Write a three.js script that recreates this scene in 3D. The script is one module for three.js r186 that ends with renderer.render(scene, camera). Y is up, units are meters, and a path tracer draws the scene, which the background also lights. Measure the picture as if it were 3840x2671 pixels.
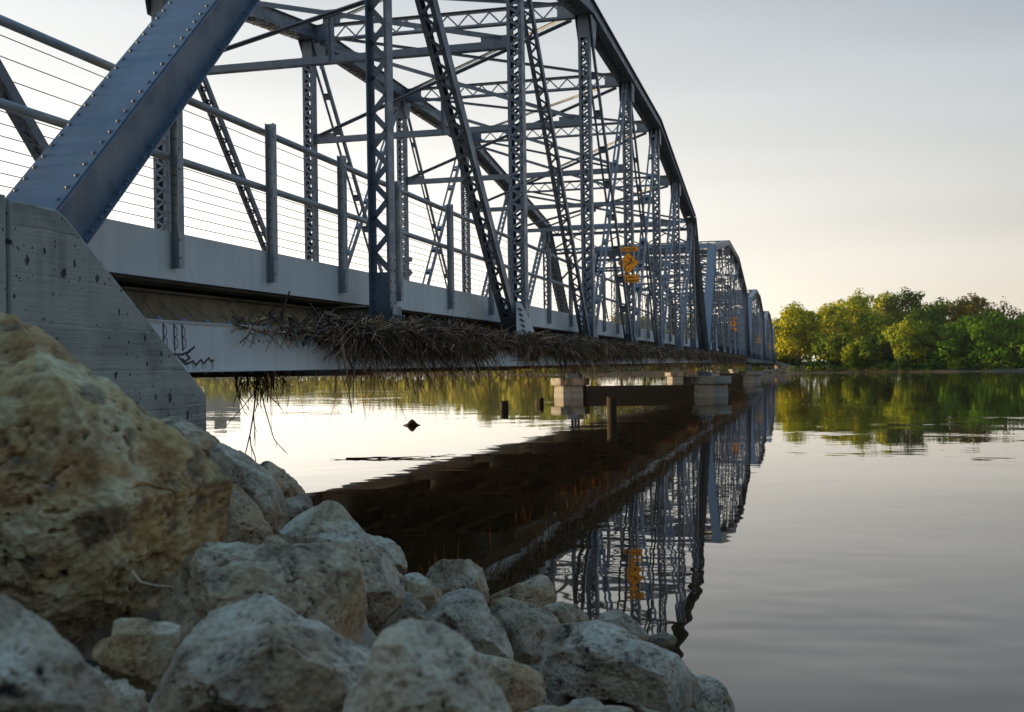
import * as THREE from 'three';
import { mergeVertices, mergeGeometries } from 'three/addons/utils/BufferGeometryUtils.js';

// ------------------------------------------------------------------ camera, sky, sun, exposure
const scene = new THREE.Scene();
const camera = new THREE.PerspectiveCamera(34.8, 1024 / 712, 0.05, 6000);
camera.position.set(0, 1.704, 0);
camera.rotation.set(0.01243, 0, -0.01471);
camera.focus = 13;
camera.userData.fStop = 4.8;
scene.add(camera);

const SUN_AZ = -76 * Math.PI / 180, SUN_EL = 2.4 * Math.PI / 180;
const sunDir = new THREE.Vector3(Math.sin(SUN_AZ) * Math.cos(SUN_EL), Math.sin(SUN_EL), -Math.cos(SUN_AZ) * Math.cos(SUN_EL));

const renderer = new THREE.WebGLRenderer({ antialias: true });
renderer.toneMapping = THREE.LinearToneMapping;
renderer.toneMappingExposure = 1.2;
renderer.outputColorSpace = THREE.SRGBColorSpace;
renderer.shadowMap.enabled = true;
renderer.setSize(1024, 712);

// ---- noise
function mulberry(a) { return function () { a |= 0; a = a + 0x6D2B79F5 | 0; let t = Math.imul(a ^ a >>> 15, 1 | a); t = t + Math.imul(t ^ t >>> 7, 61 | t) ^ t; return ((t ^ t >>> 14) >>> 0) / 4294967296; }; }
const PERM = new Float32Array(65536); { const r = mulberry(77); for (let i = 0; i < 65536; i++) PERM[i] = r() * 2 - 1; }
function hash3(x, y, z) { return PERM[(Math.imul(x, 73856093) ^ Math.imul(y, 19349663) ^ Math.imul(z, 83492791)) & 65535]; }
function noise3(x, y, z) {
  const xi = Math.floor(x), yi = Math.floor(y), zi = Math.floor(z); let u = x - xi, v = y - yi, w = z - zi;
  u = u * u * (3 - 2 * u); v = v * v * (3 - 2 * v); w = w * w * (3 - 2 * w);
  const l = (a, b, t) => a + (b - a) * t;
  return l(l(l(hash3(xi, yi, zi), hash3(xi + 1, yi, zi), u), l(hash3(xi, yi + 1, zi), hash3(xi + 1, yi + 1, zi), u), v),
    l(l(hash3(xi, yi, zi + 1), hash3(xi + 1, yi, zi + 1), u), l(hash3(xi, yi + 1, zi + 1), hash3(xi + 1, yi + 1, zi + 1), u), v), w);
}
function fbm(x, y, z, o) { let s = 0, a = 0.5; for (let i = 0; i < o; i++) { s += a * noise3(x, y, z); x = x * 2.03 + 17.1; y = y * 2.03 + 5.3; z = z * 2.03 + 9.7; a *= 0.5; } return s; }
function ridge(x, y, z, o) { let s = 0, a = 0.5; for (let i = 0; i < o; i++) { s += a * (1 - 2 * Math.abs(noise3(x, y, z))); x = x * 2.1 + 3.1; y = y * 2.1 + 8.3; z = z * 2.1 + 1.7; a *= 0.5; } return s; }
const clamp = (x, a, b) => Math.min(b, Math.max(a, x)), sstep = (a, b, x) => { const t = clamp((x - a) / (b - a), 0, 1); return t * t * (3 - 2 * t); }, mix = (a, b, t) => a + (b - a) * t;

// ---- the morning sky: warm white round the low sun, grey blue away from it
{
  const W = 1024, H = 512, d = new Float32Array(W * H * 4);
  for (let j = 0; j < H; j++) for (let i = 0; i < W; i++) {
    const el = ((j + 0.5) / H - 0.5) * Math.PI, az0 = ((i + 0.5) / W - 0.5) * 2 * Math.PI;
    const x = Math.cos(el) * Math.cos(az0), y = Math.sin(el), z = Math.cos(el) * Math.sin(az0);
    const cosg = x * sunDir.x + y * sunDir.y + z * sunDir.z, g = Math.acos(clamp(cosg, -1, 1)) * 180 / Math.PI;
    const ch = Math.hypot(x, z), cd = (x * sunDir.x + z * sunDir.z) / (ch * Math.hypot(sunDir.x, sunDir.z) + 1e-6);
    const w = 1 / (1 + Math.exp((Math.acos(clamp(cd, -1, 1)) * 180 / Math.PI - 98) / 12)), e = Math.max(0, el * 180 / Math.PI);
    const k = Math.exp(-Math.pow(e / 19.5, 1.25)), k2 = Math.exp(-e / 14);
    const zen = [0.062, 0.158, 0.28], hs = [0.93, 0.89, 0.81], ha = [0.44, 0.47, 0.49];
    const glow = 2.3 * Math.exp(-((g / 62) ** 2)) * k2, core = 11 * Math.exp(-((g / 9) ** 2)) + 2.0 * Math.exp(-((g / 20) ** 2)) * Math.exp(-e / 18);
    const band = 1 + 0.14 * fbm(x * 2.2 + 4, e * 0.55 + x * 0.8, z * 2.2, 4) * Math.exp(-e / 30) + 0.08 * fbm(x * 2.1, e * 0.13 + 7, z * 2.1, 3);
    const zk = 1 + 0.9 * sstep(24, 60, e), warm = Math.exp(-e / 6);
    const gc = [1.0, 0.95, 0.86], cc = [1.0, 0.80, 0.48], wc = [-0.05, -0.13, -0.25];
    const q = (j * W + i) * 4, dim = el < 0 ? mix(0.25, 1, Math.exp(el * 25)) : 1;
    for (let c = 0; c < 3; c++) d[q + c] = Math.max(0.01, (zen[c] * zk + (mix(ha[c], hs[c], w) - zen[c]) * k + glow * gc[c] + core * cc[c] + warm * wc[c]) * band * dim);
    d[q + 3] = 1;
  }
  const t = new THREE.DataTexture(d, W, H, THREE.RGBAFormat, THREE.FloatType);
  t.mapping = THREE.EquirectangularReflectionMapping; t.magFilter = t.minFilter = THREE.LinearFilter; t.needsUpdate = true;
  scene.background = t; scene.environment = t;
}
const sun = new THREE.DirectionalLight(new THREE.Color().setRGB(1.0, 0.68, 0.34), 5);
sun.name = 'sun'; sun.position.copy(sunDir).multiplyScalar(300); sun.castShadow = true;
Object.assign(sun.shadow.camera, { left: -380, right: 380, top: 200, bottom: -200, near: 1, far: 1200 });
sun.shadow.mapSize.set(4096, 4096);
scene.add(sun, sun.target);
scene.fog = new THREE.FogExp2(new THREE.Color().setRGB(0.9, 0.86, 0.78), 0.00009);

// ------------------------------------------------------------------ naming and geometry helpers
const usedNames = new Map();
function numbered(name) { const n = usedNames.get(name) ?? 0; usedNames.set(name, n + 1); return n ? name + '_' + String(n).padStart(3, '0') : name; }
function shade(o) { o.traverse((m) => { if (m.isMesh) { m.castShadow = true; m.receiveShadow = true; } }); return o; }
function thing(o, name, label, category, group, kind) { o.name = numbered(name); if (label) o.userData.label = label; if (category) o.userData.category = category; if (group) o.userData.group = group; if (kind) o.userData.kind = kind; scene.add(o); return o; }
const V = (x, y, z) => new THREE.Vector3(x, y, z);
class MB {                                               // collects boxes, bars, rods and domes into one geometry
  constructor(seed = 1) { this.p = []; this.n = []; this.u = []; this.i = []; this.c = null; this.r = mulberry(seed * 7919 + 13); }
  quad(a, b, c, d, n, ua, ub) {
    const k = this.p.length / 3, ou = this.r() * 3, ov = this.r() * 3;
    for (const q of [a, b, c, d]) { this.p.push(q.x, q.y, q.z); this.n.push(n.x, n.y, n.z); }
    this.u.push(ou, ov, ou + ua, ov, ou + ua, ov + ub, ou, ov + ub); this.i.push(k, k + 1, k + 2, k, k + 2, k + 3);
  }
  box(c, X, Y, Z, hx, hy, hz) {                          // centre, unit axes, half sizes
    const P = (sx, sy, sz) => V(c.x + X.x * hx * sx + Y.x * hy * sy + Z.x * hz * sz, c.y + X.y * hx * sx + Y.y * hy * sy + Z.y * hz * sz, c.z + X.z * hx * sx + Y.z * hy * sy + Z.z * hz * sz);
    const N = (v, s) => V(v.x * s, v.y * s, v.z * s), f = X.clone().cross(Y).dot(Z) > 0 ? 1 : -1, q = (a, b, cc, d, n, ua, ub) => f > 0 ? this.quad(a, b, cc, d, n, ua, ub) : this.quad(b, a, d, cc, n, ua, ub);
    q(P(-1, -1, 1), P(1, -1, 1), P(1, 1, 1), P(-1, 1, 1), N(Z, 1), 2 * hx, 2 * hy); q(P(1, -1, -1), P(-1, -1, -1), P(-1, 1, -1), P(1, 1, -1), N(Z, -1), 2 * hx, 2 * hy);
    q(P(-1, 1, 1), P(1, 1, 1), P(1, 1, -1), P(-1, 1, -1), N(Y, 1), 2 * hx, 2 * hz); q(P(-1, -1, -1), P(1, -1, -1), P(1, -1, 1), P(-1, -1, 1), N(Y, -1), 2 * hx, 2 * hz);
    q(P(1, -1, 1), P(1, -1, -1), P(1, 1, -1), P(1, 1, 1), N(X, 1), 2 * hz, 2 * hy); q(P(-1, -1, -1), P(-1, -1, 1), P(-1, 1, 1), P(-1, 1, -1), N(X, -1), 2 * hz, 2 * hy);
    return this;
  }
  bar(a, b, up, w, h) {                                  // rectangular bar from a to b: h along up, w across
    const X = b.clone().sub(a), L = X.length(); X.divideScalar(L); const Z = X.clone().cross(up).normalize(), Y = Z.clone().cross(X);
    return this.box(a.clone().add(b).multiplyScalar(0.5), X, Y, Z, L / 2, h / 2, w / 2);
  }
  aabb(x0, x1, y0, y1, z0, z1) { return this.box(V((x0 + x1) / 2, (y0 + y1) / 2, (z0 + z1) / 2), V(1, 0, 0), V(0, 1, 0), V(0, 0, 1), (x1 - x0) / 2, (y1 - y0) / 2, (z1 - z0) / 2); }
  rod(a, b, r, n = 8, r2 = r, caps = true) {
    const X = b.clone().sub(a), L = X.length(); X.divideScalar(L); const U = Math.abs(X.y) < 0.9 ? V(0, 1, 0) : V(1, 0, 0), A = X.clone().cross(U).normalize(), B = X.clone().cross(A), k = this.p.length / 3;
    for (let j = 0; j <= n; j++) { const t = j / n * 2 * Math.PI, d = A.clone().multiplyScalar(Math.cos(t)).addScaledVector(B, Math.sin(t)); for (const [q, rr, v] of [[a, r, 0], [b, r2, L]]) { this.p.push(q.x + d.x * rr, q.y + d.y * rr, q.z + d.z * rr); this.n.push(d.x, d.y, d.z); this.u.push(j / n * 2 * Math.PI * r, v); } }
    for (let j = 0; j < n; j++) { const q = k + j * 2; this.i.push(q, q + 2, q + 1, q + 1, q + 2, q + 3); }
    if (caps) for (const [q, rr, s] of [[a, r, -1], [b, r2, 1]]) { const m = this.p.length / 3; this.p.push(q.x, q.y, q.z); this.n.push(X.x * s, X.y * s, X.z * s); this.u.push(0, 0); for (let j = 0; j <= n; j++) { const t = j / n * 2 * Math.PI, d = A.clone().multiplyScalar(Math.cos(t)).addScaledVector(B, Math.sin(t)); this.p.push(q.x + d.x * rr, q.y + d.y * rr, q.z + d.z * rr); this.n.push(X.x * s, X.y * s, X.z * s); this.u.push(d.x * rr, d.y * rr); } for (let j = 1; j <= n; j++) s > 0 ? this.i.push(m, m + j, m + j + 1) : this.i.push(m, m + j + 1, m + j); }
    return this;
  }
  dome(c, N, r, h = r * 0.75, n = 8) {                   // rivet head
    const U = Math.abs(N.y) < 0.9 ? V(0, 1, 0) : V(1, 0, 0), A = N.clone().cross(U).normalize(), B = N.clone().cross(A), k = this.p.length / 3;
    for (const [rr, hh, nz] of [[1, 0, 0.15], [0.8, 0.6, 0.6]]) for (let j = 0; j < n; j++) { const t = j / n * 2 * Math.PI, d = A.clone().multiplyScalar(Math.cos(t)).addScaledVector(B, Math.sin(t)), s = Math.sqrt(1 - nz * nz); this.p.push(c.x + d.x * r * rr + N.x * h * hh, c.y + d.y * r * rr + N.y * h * hh, c.z + d.z * r * rr + N.z * h * hh); this.n.push(d.x * s + N.x * nz, d.y * s + N.y * nz, d.z * s + N.z * nz); this.u.push(rr * 0.01, j * 0.01); }
    this.p.push(c.x + N.x * h, c.y + N.y * h, c.z + N.z * h); this.n.push(N.x, N.y, N.z); this.u.push(0, 0);
    for (let j = 0; j < n; j++) { const a = k + j, b = k + (j + 1) % n; this.i.push(a, b, a + n, b, b + n, a + n, a + n, b + n, k + 2 * n); }
    return this;
  }
  tri3(a, b, c) { const n = b.clone().sub(a).cross(c.clone().sub(a)).normalize(), k = this.p.length / 3; for (const q of [a, b, c]) { this.p.push(q.x, q.y, q.z); this.n.push(n.x, n.y, n.z); this.u.push(q.x, q.y); } this.i.push(k, k + 1, k + 2); return this; }
  geometry() { const g = new THREE.BufferGeometry(); g.setAttribute('position', new THREE.Float32BufferAttribute(this.p, 3)); g.setAttribute('normal', new THREE.Float32BufferAttribute(this.n, 3)); g.setAttribute('uv', new THREE.Float32BufferAttribute(this.u, 2)); if (this.c) g.setAttribute('color', new THREE.Float32BufferAttribute(this.c, 3)); g.setIndex(this.i); return g; }
  mesh(name, mat, parent, kind) { const m = new THREE.Mesh(this.geometry(), mat); m.name = numbered(name); if (kind) m.userData.kind = kind; m.castShadow = m.receiveShadow = true; if (parent) parent.add(m); return m; }
}
function dataTex(N, f, srgb) {                           // tiling texture from f(u, v) -> [r, g, b] in 0..1
  const d = new Uint8Array(N * N * 4);
  for (let j = 0; j < N; j++) for (let i = 0; i < N; i++) { const c = f(i / N, j / N), q = (j * N + i) * 4; for (let k = 0; k < 3; k++) d[q + k] = clamp(c[k], 0, 1) * 255; d[q + 3] = 255; }
  const t = new THREE.DataTexture(d, N, N); t.wrapS = t.wrapT = THREE.RepeatWrapping; t.magFilter = THREE.LinearFilter; t.minFilter = THREE.LinearMipmapLinearFilter; t.generateMipmaps = true; if (srgb) t.colorSpace = THREE.SRGBColorSpace; t.needsUpdate = true; return t;
}
const wrapN = (u, v, f, z, o) => { // tiling fbm: f cells per tile
  let s = 0, a = 0.5; for (let k = 0; k < o; k++) { const x = u * f, y = v * f, xi = Math.floor(x), yi = Math.floor(y); let p = x - xi, q = y - yi; p = p * p * (3 - 2 * p); q = q * q * (3 - 2 * q); const m = (i, j) => hash3(((i % f) + f) % f, ((j % f) + f) % f, z + k * 7); s += a * mix(mix(m(xi, yi), m(xi + 1, yi), p), mix(m(xi, yi + 1), m(xi + 1, yi + 1), p), q); f *= 2; a *= 0.5; } return s; };
const wrapA = (u, v, fx, fy, z) => { const x = u * fx, y = v * fy, xi = Math.floor(x), yi = Math.floor(y); let p = x - xi, q = y - yi; p = p * p * (3 - 2 * p); q = q * q * (3 - 2 * q); const m = (i, j) => hash3(((i % fx) + fx) % fx, ((j % fy) + fy) % fy, z); return mix(mix(m(xi, yi), m(xi + 1, yi), p), mix(m(xi, yi + 1), m(xi + 1, yi + 1), p), q); };
const S = (r, g, b) => new THREE.Color().setRGB(r, g, b);

// ------------------------------------------------------------------ materials
const toS = (x) => x <= 0.0031308 ? 12.92 * x : 1.055 * Math.pow(x, 1 / 2.4) - 0.055;
const paintMap = dataTex(512, (u, v) => { const n = wrapN(u, v, 4, 3, 5), s = wrapA(u, v, 40, 5, 31), f = wrapN(u, v, 64, 9, 2), d = sstep(0.22, 0.5, wrapN(u, v, 6, 40, 5)); const k = 0.93 + 0.10 * n + 0.035 * s + 0.05 * f - 0.22 * d; return [toS(clamp(k + 0.02 * d, 0, 1)), toS(clamp(k, 0, 1)), toS(clamp(k - 0.02 * d, 0, 1))]; }, true);
const paintBump = dataTex(512, (u, v) => { const h = 0.5 + 0.3 * wrapN(u, v, 24, 5, 4) + 0.25 * wrapN(u, v, 5, 8, 2); return [h, h, h]; });
const paintRough = dataTex(256, (u, v) => { const h = 0.62 + 0.35 * wrapN(u, v, 8, 21, 4); return [h, h, h]; });
for (const t of [paintMap, paintBump, paintRough]) t.repeat.set(0.6, 0.6);
const steel = new THREE.MeshStandardMaterial({ name: 'steel_paint', color: S(0.155, 0.188, 0.235), map: paintMap, roughness: 0.72, roughnessMap: paintRough, bumpMap: paintBump, bumpScale: 0.0012 });
const galv = new THREE.MeshStandardMaterial({ name: 'galvanised', color: S(0.36, 0.39, 0.41), map: paintMap, roughness: 0.75, roughnessMap: paintRough, metalness: 0.15, bumpMap: paintBump, bumpScale: 0.0006 });
const fasciaMap = dataTex(512, (u, v) => { const n = wrapN(u, v, 3, 53, 5), st = wrapA(u, v, 90, 3, 61) * 0.5 + wrapA(u, v, 30, 2, 64), d = sstep(0.12, 0.42, wrapN(u, v, 9, 70, 5)) * sstep(-0.1, 0.35, wrapN(u, v, 2, 75, 2)); const k = 0.92 + 0.16 * n + 0.06 * st - 0.42 * d; return [toS(clamp(k, 0, 1)), toS(clamp(k - 0.01 * d, 0, 1)), toS(clamp(k - 0.03 * d, 0, 1))]; }, true);
fasciaMap.repeat.set(0.35, 0.35);
const fasciaPaint = new THREE.MeshStandardMaterial({ name: 'fascia_paint', color: S(0.74, 0.74, 0.715), map: fasciaMap, roughness: 0.6, bumpMap: paintBump, bumpScale: 0.0008 });
const dirtyMap = dataTex(512, (u, v) => { const n = wrapN(u, v, 3, 83, 5), st = wrapA(u, v, 70, 3, 91), d = sstep(-0.05, 0.4, wrapN(u, v, 5, 99, 5)); const k = 0.75 + 0.22 * n + 0.08 * st - 0.35 * d; return [toS(clamp(k, 0, 1)), toS(clamp(k * 0.95, 0, 1)), toS(clamp(k * 0.84, 0, 1))]; }, true);
dirtyMap.repeat.set(0.4, 0.4);
const dirtySteel = new THREE.MeshStandardMaterial({ name: 'stained_steel', color: S(0.5, 0.455, 0.38), map: dirtyMap, roughness: 0.85 });
const slabMat = new THREE.MeshStandardMaterial({ name: 'deck_concrete', color: S(0.22, 0.19, 0.155), map: dirtyMap, roughness: 0.95 });
const cableMat = new THREE.MeshStandardMaterial({ name: 'wire_cable', color: S(0.22, 0.22, 0.22), roughness: 0.5, metalness: 0.7 });
const orange = new THREE.MeshStandardMaterial({ name: 'orange_sheeting', color: S(0.85, 0.30, 0.012), roughness: 0.5 });
const blackPaint = new THREE.MeshStandardMaterial({ name: 'black_spray_paint', color: S(0.008, 0.009, 0.012), roughness: 0.55 });
const aluminium = new THREE.MeshStandardMaterial({ name: 'bare_aluminium', color: S(0.55, 0.55, 0.55), roughness: 0.5, metalness: 0.6 });
// board-formed concrete: horizontal grain, form lines, bug holes
const pits = []; { const r = mulberry(5); for (let k = 0; k < 620; k++) { const big = r() < 0.17; pits.push([r(), r(), (big ? 0.004 + 0.006 * r() : 0.001 + 0.002 * r()), 1 + r() * (big ? 1.3 : 0.6)]); } }
const concN = 1024, pitField = new Float32Array(concN * concN);
for (const [pu, pv, pr, el] of pits) { const R = Math.ceil(pr * el * concN * 1.5) + 2; for (let dj = -R; dj <= R; dj++) for (let di = -R; di <= R; di++) { const i = Math.round(pu * concN) + di, j = Math.round(pv * concN) + dj, ii = (i + concN) % concN, jj = (j + concN) % concN; const w = 1 + 0.45 * noise3(i * 0.15, j * 0.15, 3); const dd = Math.hypot((i / concN - pu) / (pr * w), (j / concN - pv) / (pr * el * w)); const q = jj * concN + ii; pitField[q] = Math.max(pitField[q], 1 - sstep(0.65, 1.1, dd)); } }
const concF = (u, v) => { const row = v * 9 + 0.08 * wrapN(u, v, 5, 11, 3), rowId = Math.floor(row), fr = row - rowId, warp = 0.012 * wrapN(u, v, 4, 71, 3), grain = wrapA(u, (v + warp + 1) % 1, 7, 190, 15) * 0.6 + wrapA(u, (v + warp + 1) % 1, 16, 420, 16) * 0.5, line = Math.exp(-(((fr - 0.03) / 0.02) ** 2)), n = wrapN(u, v, 4, 90, 6), tone = hash3(((rowId % 9) + 9) % 9, 3, 5), pit = pitField[Math.min(concN - 1, Math.floor(v * concN)) * concN + Math.min(concN - 1, Math.floor(u * concN))]; return { grain, line, n, tone, pit }; };
const concMap = dataTex(concN, (u, v) => { const c = concF(u, v), st = sstep(0.05, 0.45, wrapN(u, v, 5, 140, 5)); const st2 = sstep(0.0, 0.3, wrapN(u, v, 3, 240, 6)), lt = sstep(0.1, 0.4, wrapN(u, v, 6, 340, 5)); let k = 0.76 + 0.42 * c.n + 0.30 * c.grain * (0.35 + st2) + 0.26 * c.tone - 0.32 * c.line * (0.5 + wrapN(u, v, 9, 33, 2)) - 0.30 * st - 0.26 * st2 + 0.2 * lt; { const edge = 0.60 + 0.035 * wrapN(u, 0.3, 8, 77, 4), drip = sstep(0.05, 0.4, wrapA(u, v * 0.2, 46, 3, 51)); k *= 1 - 0.26 * sstep(edge + 0.012, edge - 0.012, v) * sstep(0.3, 0.42, v); k *= 1 - 0.22 * drip * sstep(0.72, 1.0, v); k *= 1 - 0.16 * sstep(0.775, 0.77, v) * sstep(0.70, 0.71, v); } k *= 1 - 0.8 * c.pit; k = clamp(k, 0.05, 1); return [toS(k), toS(k * 0.985), toS(k * 0.95)]; }, true);
const concBump = dataTex(concN, (u, v) => { const c = concF(u, v); const h = 0.7 + 0.05 * c.grain - 0.10 * c.line + 0.08 * c.n - 0.6 * c.pit; return [h, h, h]; });
for (const t of [concMap, concBump]) t.repeat.set(1 / 2.6, 1 / 2.6);
const concrete = new THREE.MeshStandardMaterial({ name: 'board_formed_concrete', color: S(0.43, 0.415, 0.365), map: concMap, roughness: 0.93, bumpMap: concBump, bumpScale: 0.02 });
const pierMat = new THREE.MeshStandardMaterial({ name: 'pier_concrete', color: S(0.37, 0.35, 0.30), map: concMap, roughness: 0.95, bumpMap: concBump, bumpScale: 0.01 });
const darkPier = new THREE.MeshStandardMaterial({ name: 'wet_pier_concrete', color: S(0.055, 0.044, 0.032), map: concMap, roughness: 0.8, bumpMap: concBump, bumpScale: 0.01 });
const vcol = (name, rough, extra = {}) => new THREE.MeshStandardMaterial({ name, vertexColors: true, roughness: rough, ...extra });

// ------------------------------------------------------------------ the bridge frame: x along it, y up, z towards the camera
const YAW = 0.24645, TURN = Math.PI / 2 - YAW, PANEL = 8, WIDE = 8.18, S0 = 6.78, D0 = 5.546;
const alongB = V(Math.sin(YAW), 0, -Math.cos(YAW)), acrossB = V(Math.cos(YAW), 0, Math.sin(YAW));
const atBridge = (x, y, z) => alongB.clone().multiplyScalar(x + S0).addScaledVector(acrossB, z - D0).setY(y);
const chordY = (x) => { const s = (x + S0) / 8; return 1.704 + (0.02556 + 0.00556 * s - 0.0001 * s * s) * 8; };

// ------------------------------------------------------------------ truss span
const HT = [0, 7.585, 8.593, 9.601, 9.601, 9.601, 8.593, 7.585, 0];
const P2 = (x, y) => ({ x, y });
const barCache = new Map();
function laced(parent, name, a, b, z0, o, D) {
  const L = Math.hypot(b.x - a.x, b.y - a.y), X = V((b.x - a.x) / L, (b.y - a.y) / L, 0), N = V(-X.y, X.x, 0), Z = V(0, 0, 1), { wz, dx, fl = 0.08, t = 0.012, pitch, bw = 0.055, p0 = 0.6, p1 = 0.6, double = false, faces = [1, -1], single = false, rivet = 0, out = false, mid = false } = o;
  const C = (u, n, z) => V(a.x + X.x * u + N.x * n, a.y + X.y * u + N.y * n, z0 + z), m = new MB(L * 31 + z0), s0 = o.s0 ?? 0, s1 = o.s1 ?? 0, len = L - s0 - s1;
  for (const s of [-1, 1]) {
    m.box(C(s0 + len / 2, 0, s * (wz / 2 - t / 2)), X, N, Z, len / 2, dx / 2, t / 2);
    for (const f of mid ? [0.06] : [-1, 1]) m.box(C(s0 + len / 2, f * (dx / 2 - t / 2), s * (out ? wz / 2 + fl / 2 : wz / 2 - t - fl / 2)), X, N, Z, len / 2, t / 2, fl / 2);
  }
  for (const f of mid ? [0.06] : [-1, 1]) { if (p0) m.box(C(s0 + p0 / 2, f * (dx / 2 + 0.007), 0), X, N, Z, p0 / 2, 0.006, wz / 2 - 0.004); if (p1) m.box(C(L - s1 - p1 / 2, f * (dx / 2 + 0.007), 0), X, N, Z, p1 / 2, 0.006, wz / 2 - 0.004); }
  const g = m.mesh(name, steel, parent), u0 = s0 + p0 + 0.03, u1 = L - s1 - p1 - 0.03, n = Math.max(2, Math.round((u1 - u0) / (pitch / 2))), st = (u1 - u0) / n, half = wz / 2 - (out ? 0 : 0.045);
  const all = new MB(L), rv = new MB(L + 1), off = mid ? 0.018 : dx / 2 + 0.006;
  for (const f of faces) for (let k = 0; k < n; k++) for (const dir of double ? [1, -1] : [k % 2 ? 1 : -1]) {
    const A = C(u0 + st * k, f * off, -dir * half), B = C(u0 + st * (k + 1), f * off, dir * half);
    if (single && f === 1) {
      const l = A.distanceTo(B) + bw * 0.8, key = l.toFixed(2) + '_' + bw; if (!barCache.has(key)) barCache.set(key, new MB(l).box(V(0, 0, 0), V(1, 0, 0), V(0, 1, 0), V(0, 0, 1), l / 2, 0.005, bw / 2).geometry());
      const q = new THREE.Mesh(barCache.get(key), steel), XX = B.clone().sub(A).normalize(), ZZ = XX.clone().cross(N).normalize();
      q.name = numbered('lacing_bar'); q.position.copy(A).add(B).multiplyScalar(0.5); q.quaternion.setFromRotationMatrix(new THREE.Matrix4().makeBasis(XX, N, ZZ)); q.castShadow = q.receiveShadow = true; g.add(q);
    } else all.bar(A.addScaledVector(B.clone().sub(A).normalize(), -bw * 0.4), B.addScaledVector(B.clone().sub(A).normalize(), bw * 0.4), N, bw, 0.010);
    if (rivet && f === 1) rv.dome(C(u0 + st * k, f * (off + 0.006), -dir * half), N.clone().multiplyScalar(f), rivet);
  }
  if (rivet) {                                          // rivets in the end plates and down the flat outer web
    for (let u = 0.15; u < p0; u += 0.15) for (const s of [-1, 1]) rv.dome(C(s0 + u, off + 0.006, s * half), N, rivet);
    for (let u = 0.25; u < p0 + 0.3; u += 0.15) for (const s of [-1, 1]) rv.dome(C(s0 + u, s * dx * 0.32, wz / 2), Z, rivet);
    rv.mesh('rivet', steel, g, 'stuff');
  }
  if (all.i.length) all.mesh('lacing', steel, g, 'stuff');
  return g;
}
// box chord: cover plate above, two webs with flanges turned out at the foot, lattice below
function boxChord(parent, name, pts, z0, D) {
  const m = new MB(z0 + pts.length * 3), la = new MB(4 + z0), rv = new MB(5 + z0), Z = V(0, 0, 1), w = 0.40, dep = 0.40;
  for (let k = 0; k + 1 < pts.length; k++) {
    const a = pts[k], b = pts[k + 1], L = Math.hypot(b.x - a.x, b.y - a.y), X = V((b.x - a.x) / L, (b.y - a.y) / L, 0), N = V(-X.y, X.x, 0), C = (u, n, z) => V(a.x + X.x * u + N.x * n, a.y + X.y * u + N.y * n, z0 + z), e = 0.03;
    m.box(C(L / 2, dep / 2 + 0.007, 0), X, N, Z, L / 2 + e, 0.007, 0.27);
    for (const s of [-1, 1]) {
      m.box(C(L / 2, -0.001, s * w / 2), X, N, Z, L / 2, dep / 2 - 0.001, 0.007);
      m.box(C(L / 2, -dep / 2 + 0.006, s * (w / 2 + 0.047)), X, N, Z, L / 2, 0.006, 0.04); m.box(C(L / 2, -dep / 2 + 0.006, s * (w / 2 - 0.047)), X, N, Z, L / 2, 0.006, 0.04);
      m.box(C(L / 2, dep / 2 - 0.006, s * (w / 2 + 0.047)), X, N, Z, L / 2, 0.006, 0.04);
    }
    for (const u of [0.45, L - 0.45]) m.box(C(u, -dep / 2 - 0.007, 0), X, N, Z, 0.42, 0.005, 0.235);
    const pit = D ? 0.30 : 0.45, n = Math.round((L - 1.9) / pit), st = (L - 1.9) / n;
    for (let j = 0; j < n; j++) for (const d of [1, -1]) { const y = -dep / 2 - 0.006 - (d > 0 ? 0.008 : 0); la.bar(C(0.95 + st * j, y, -d * 0.19), C(0.95 + st * (j + 1), y, d * 0.19), N, 0.06, 0.007); if (D) rv.dome(C(0.95 + st * j, -dep / 2 - 0.018, -d * 0.19), N.clone().negate(), 0.018, 0.016, 6); }
    if (D) {
      const pr = name === 'end_post' ? 0.155 : 0.2;
      for (let u = 0.1; u < L; u += pr) for (const s of [-1, 1]) rv.dome(C(u, dep / 2 + 0.014, s * 0.225), N, 0.021, 0.018);
      for (let u = 0.1; u < L; u += pr * 2.4) for (const s of [-1, 1]) { rv.dome(C(u, -dep / 2 + 0.012, s * (w / 2 + 0.05)), N, 0.021, 0.018); rv.dome(C(u + 0.1, -dep / 2, s * (w / 2 + 0.05)), N.clone().negate(), 0.024, 0.03, 6); }
      if (name === 'end_post') for (let u = 0.3; u < 2.6; u += 0.17) rv.dome(C(u, -dep / 2 + 0.012, w / 2 + 0.05), N, 0.022, 0.02);
      for (const u of [0.25, 0.4, 0.55, 0.7, L - 0.7, L - 0.55, L - 0.4, L - 0.25]) for (const n2 of [-0.13, -0.05, 0.05, 0.13]) for (const s of [-1, 1]) rv.dome(C(u, n2, s * (w / 2 + 0.007)), Z.clone().multiplyScalar(s), 0.018);
    }
  }
  const g = m.mesh(name, steel, parent); la.mesh('lacing', steel, g, 'stuff'); if (D) rv.mesh('rivet', steel, g, 'stuff'); return g;
}
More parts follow.
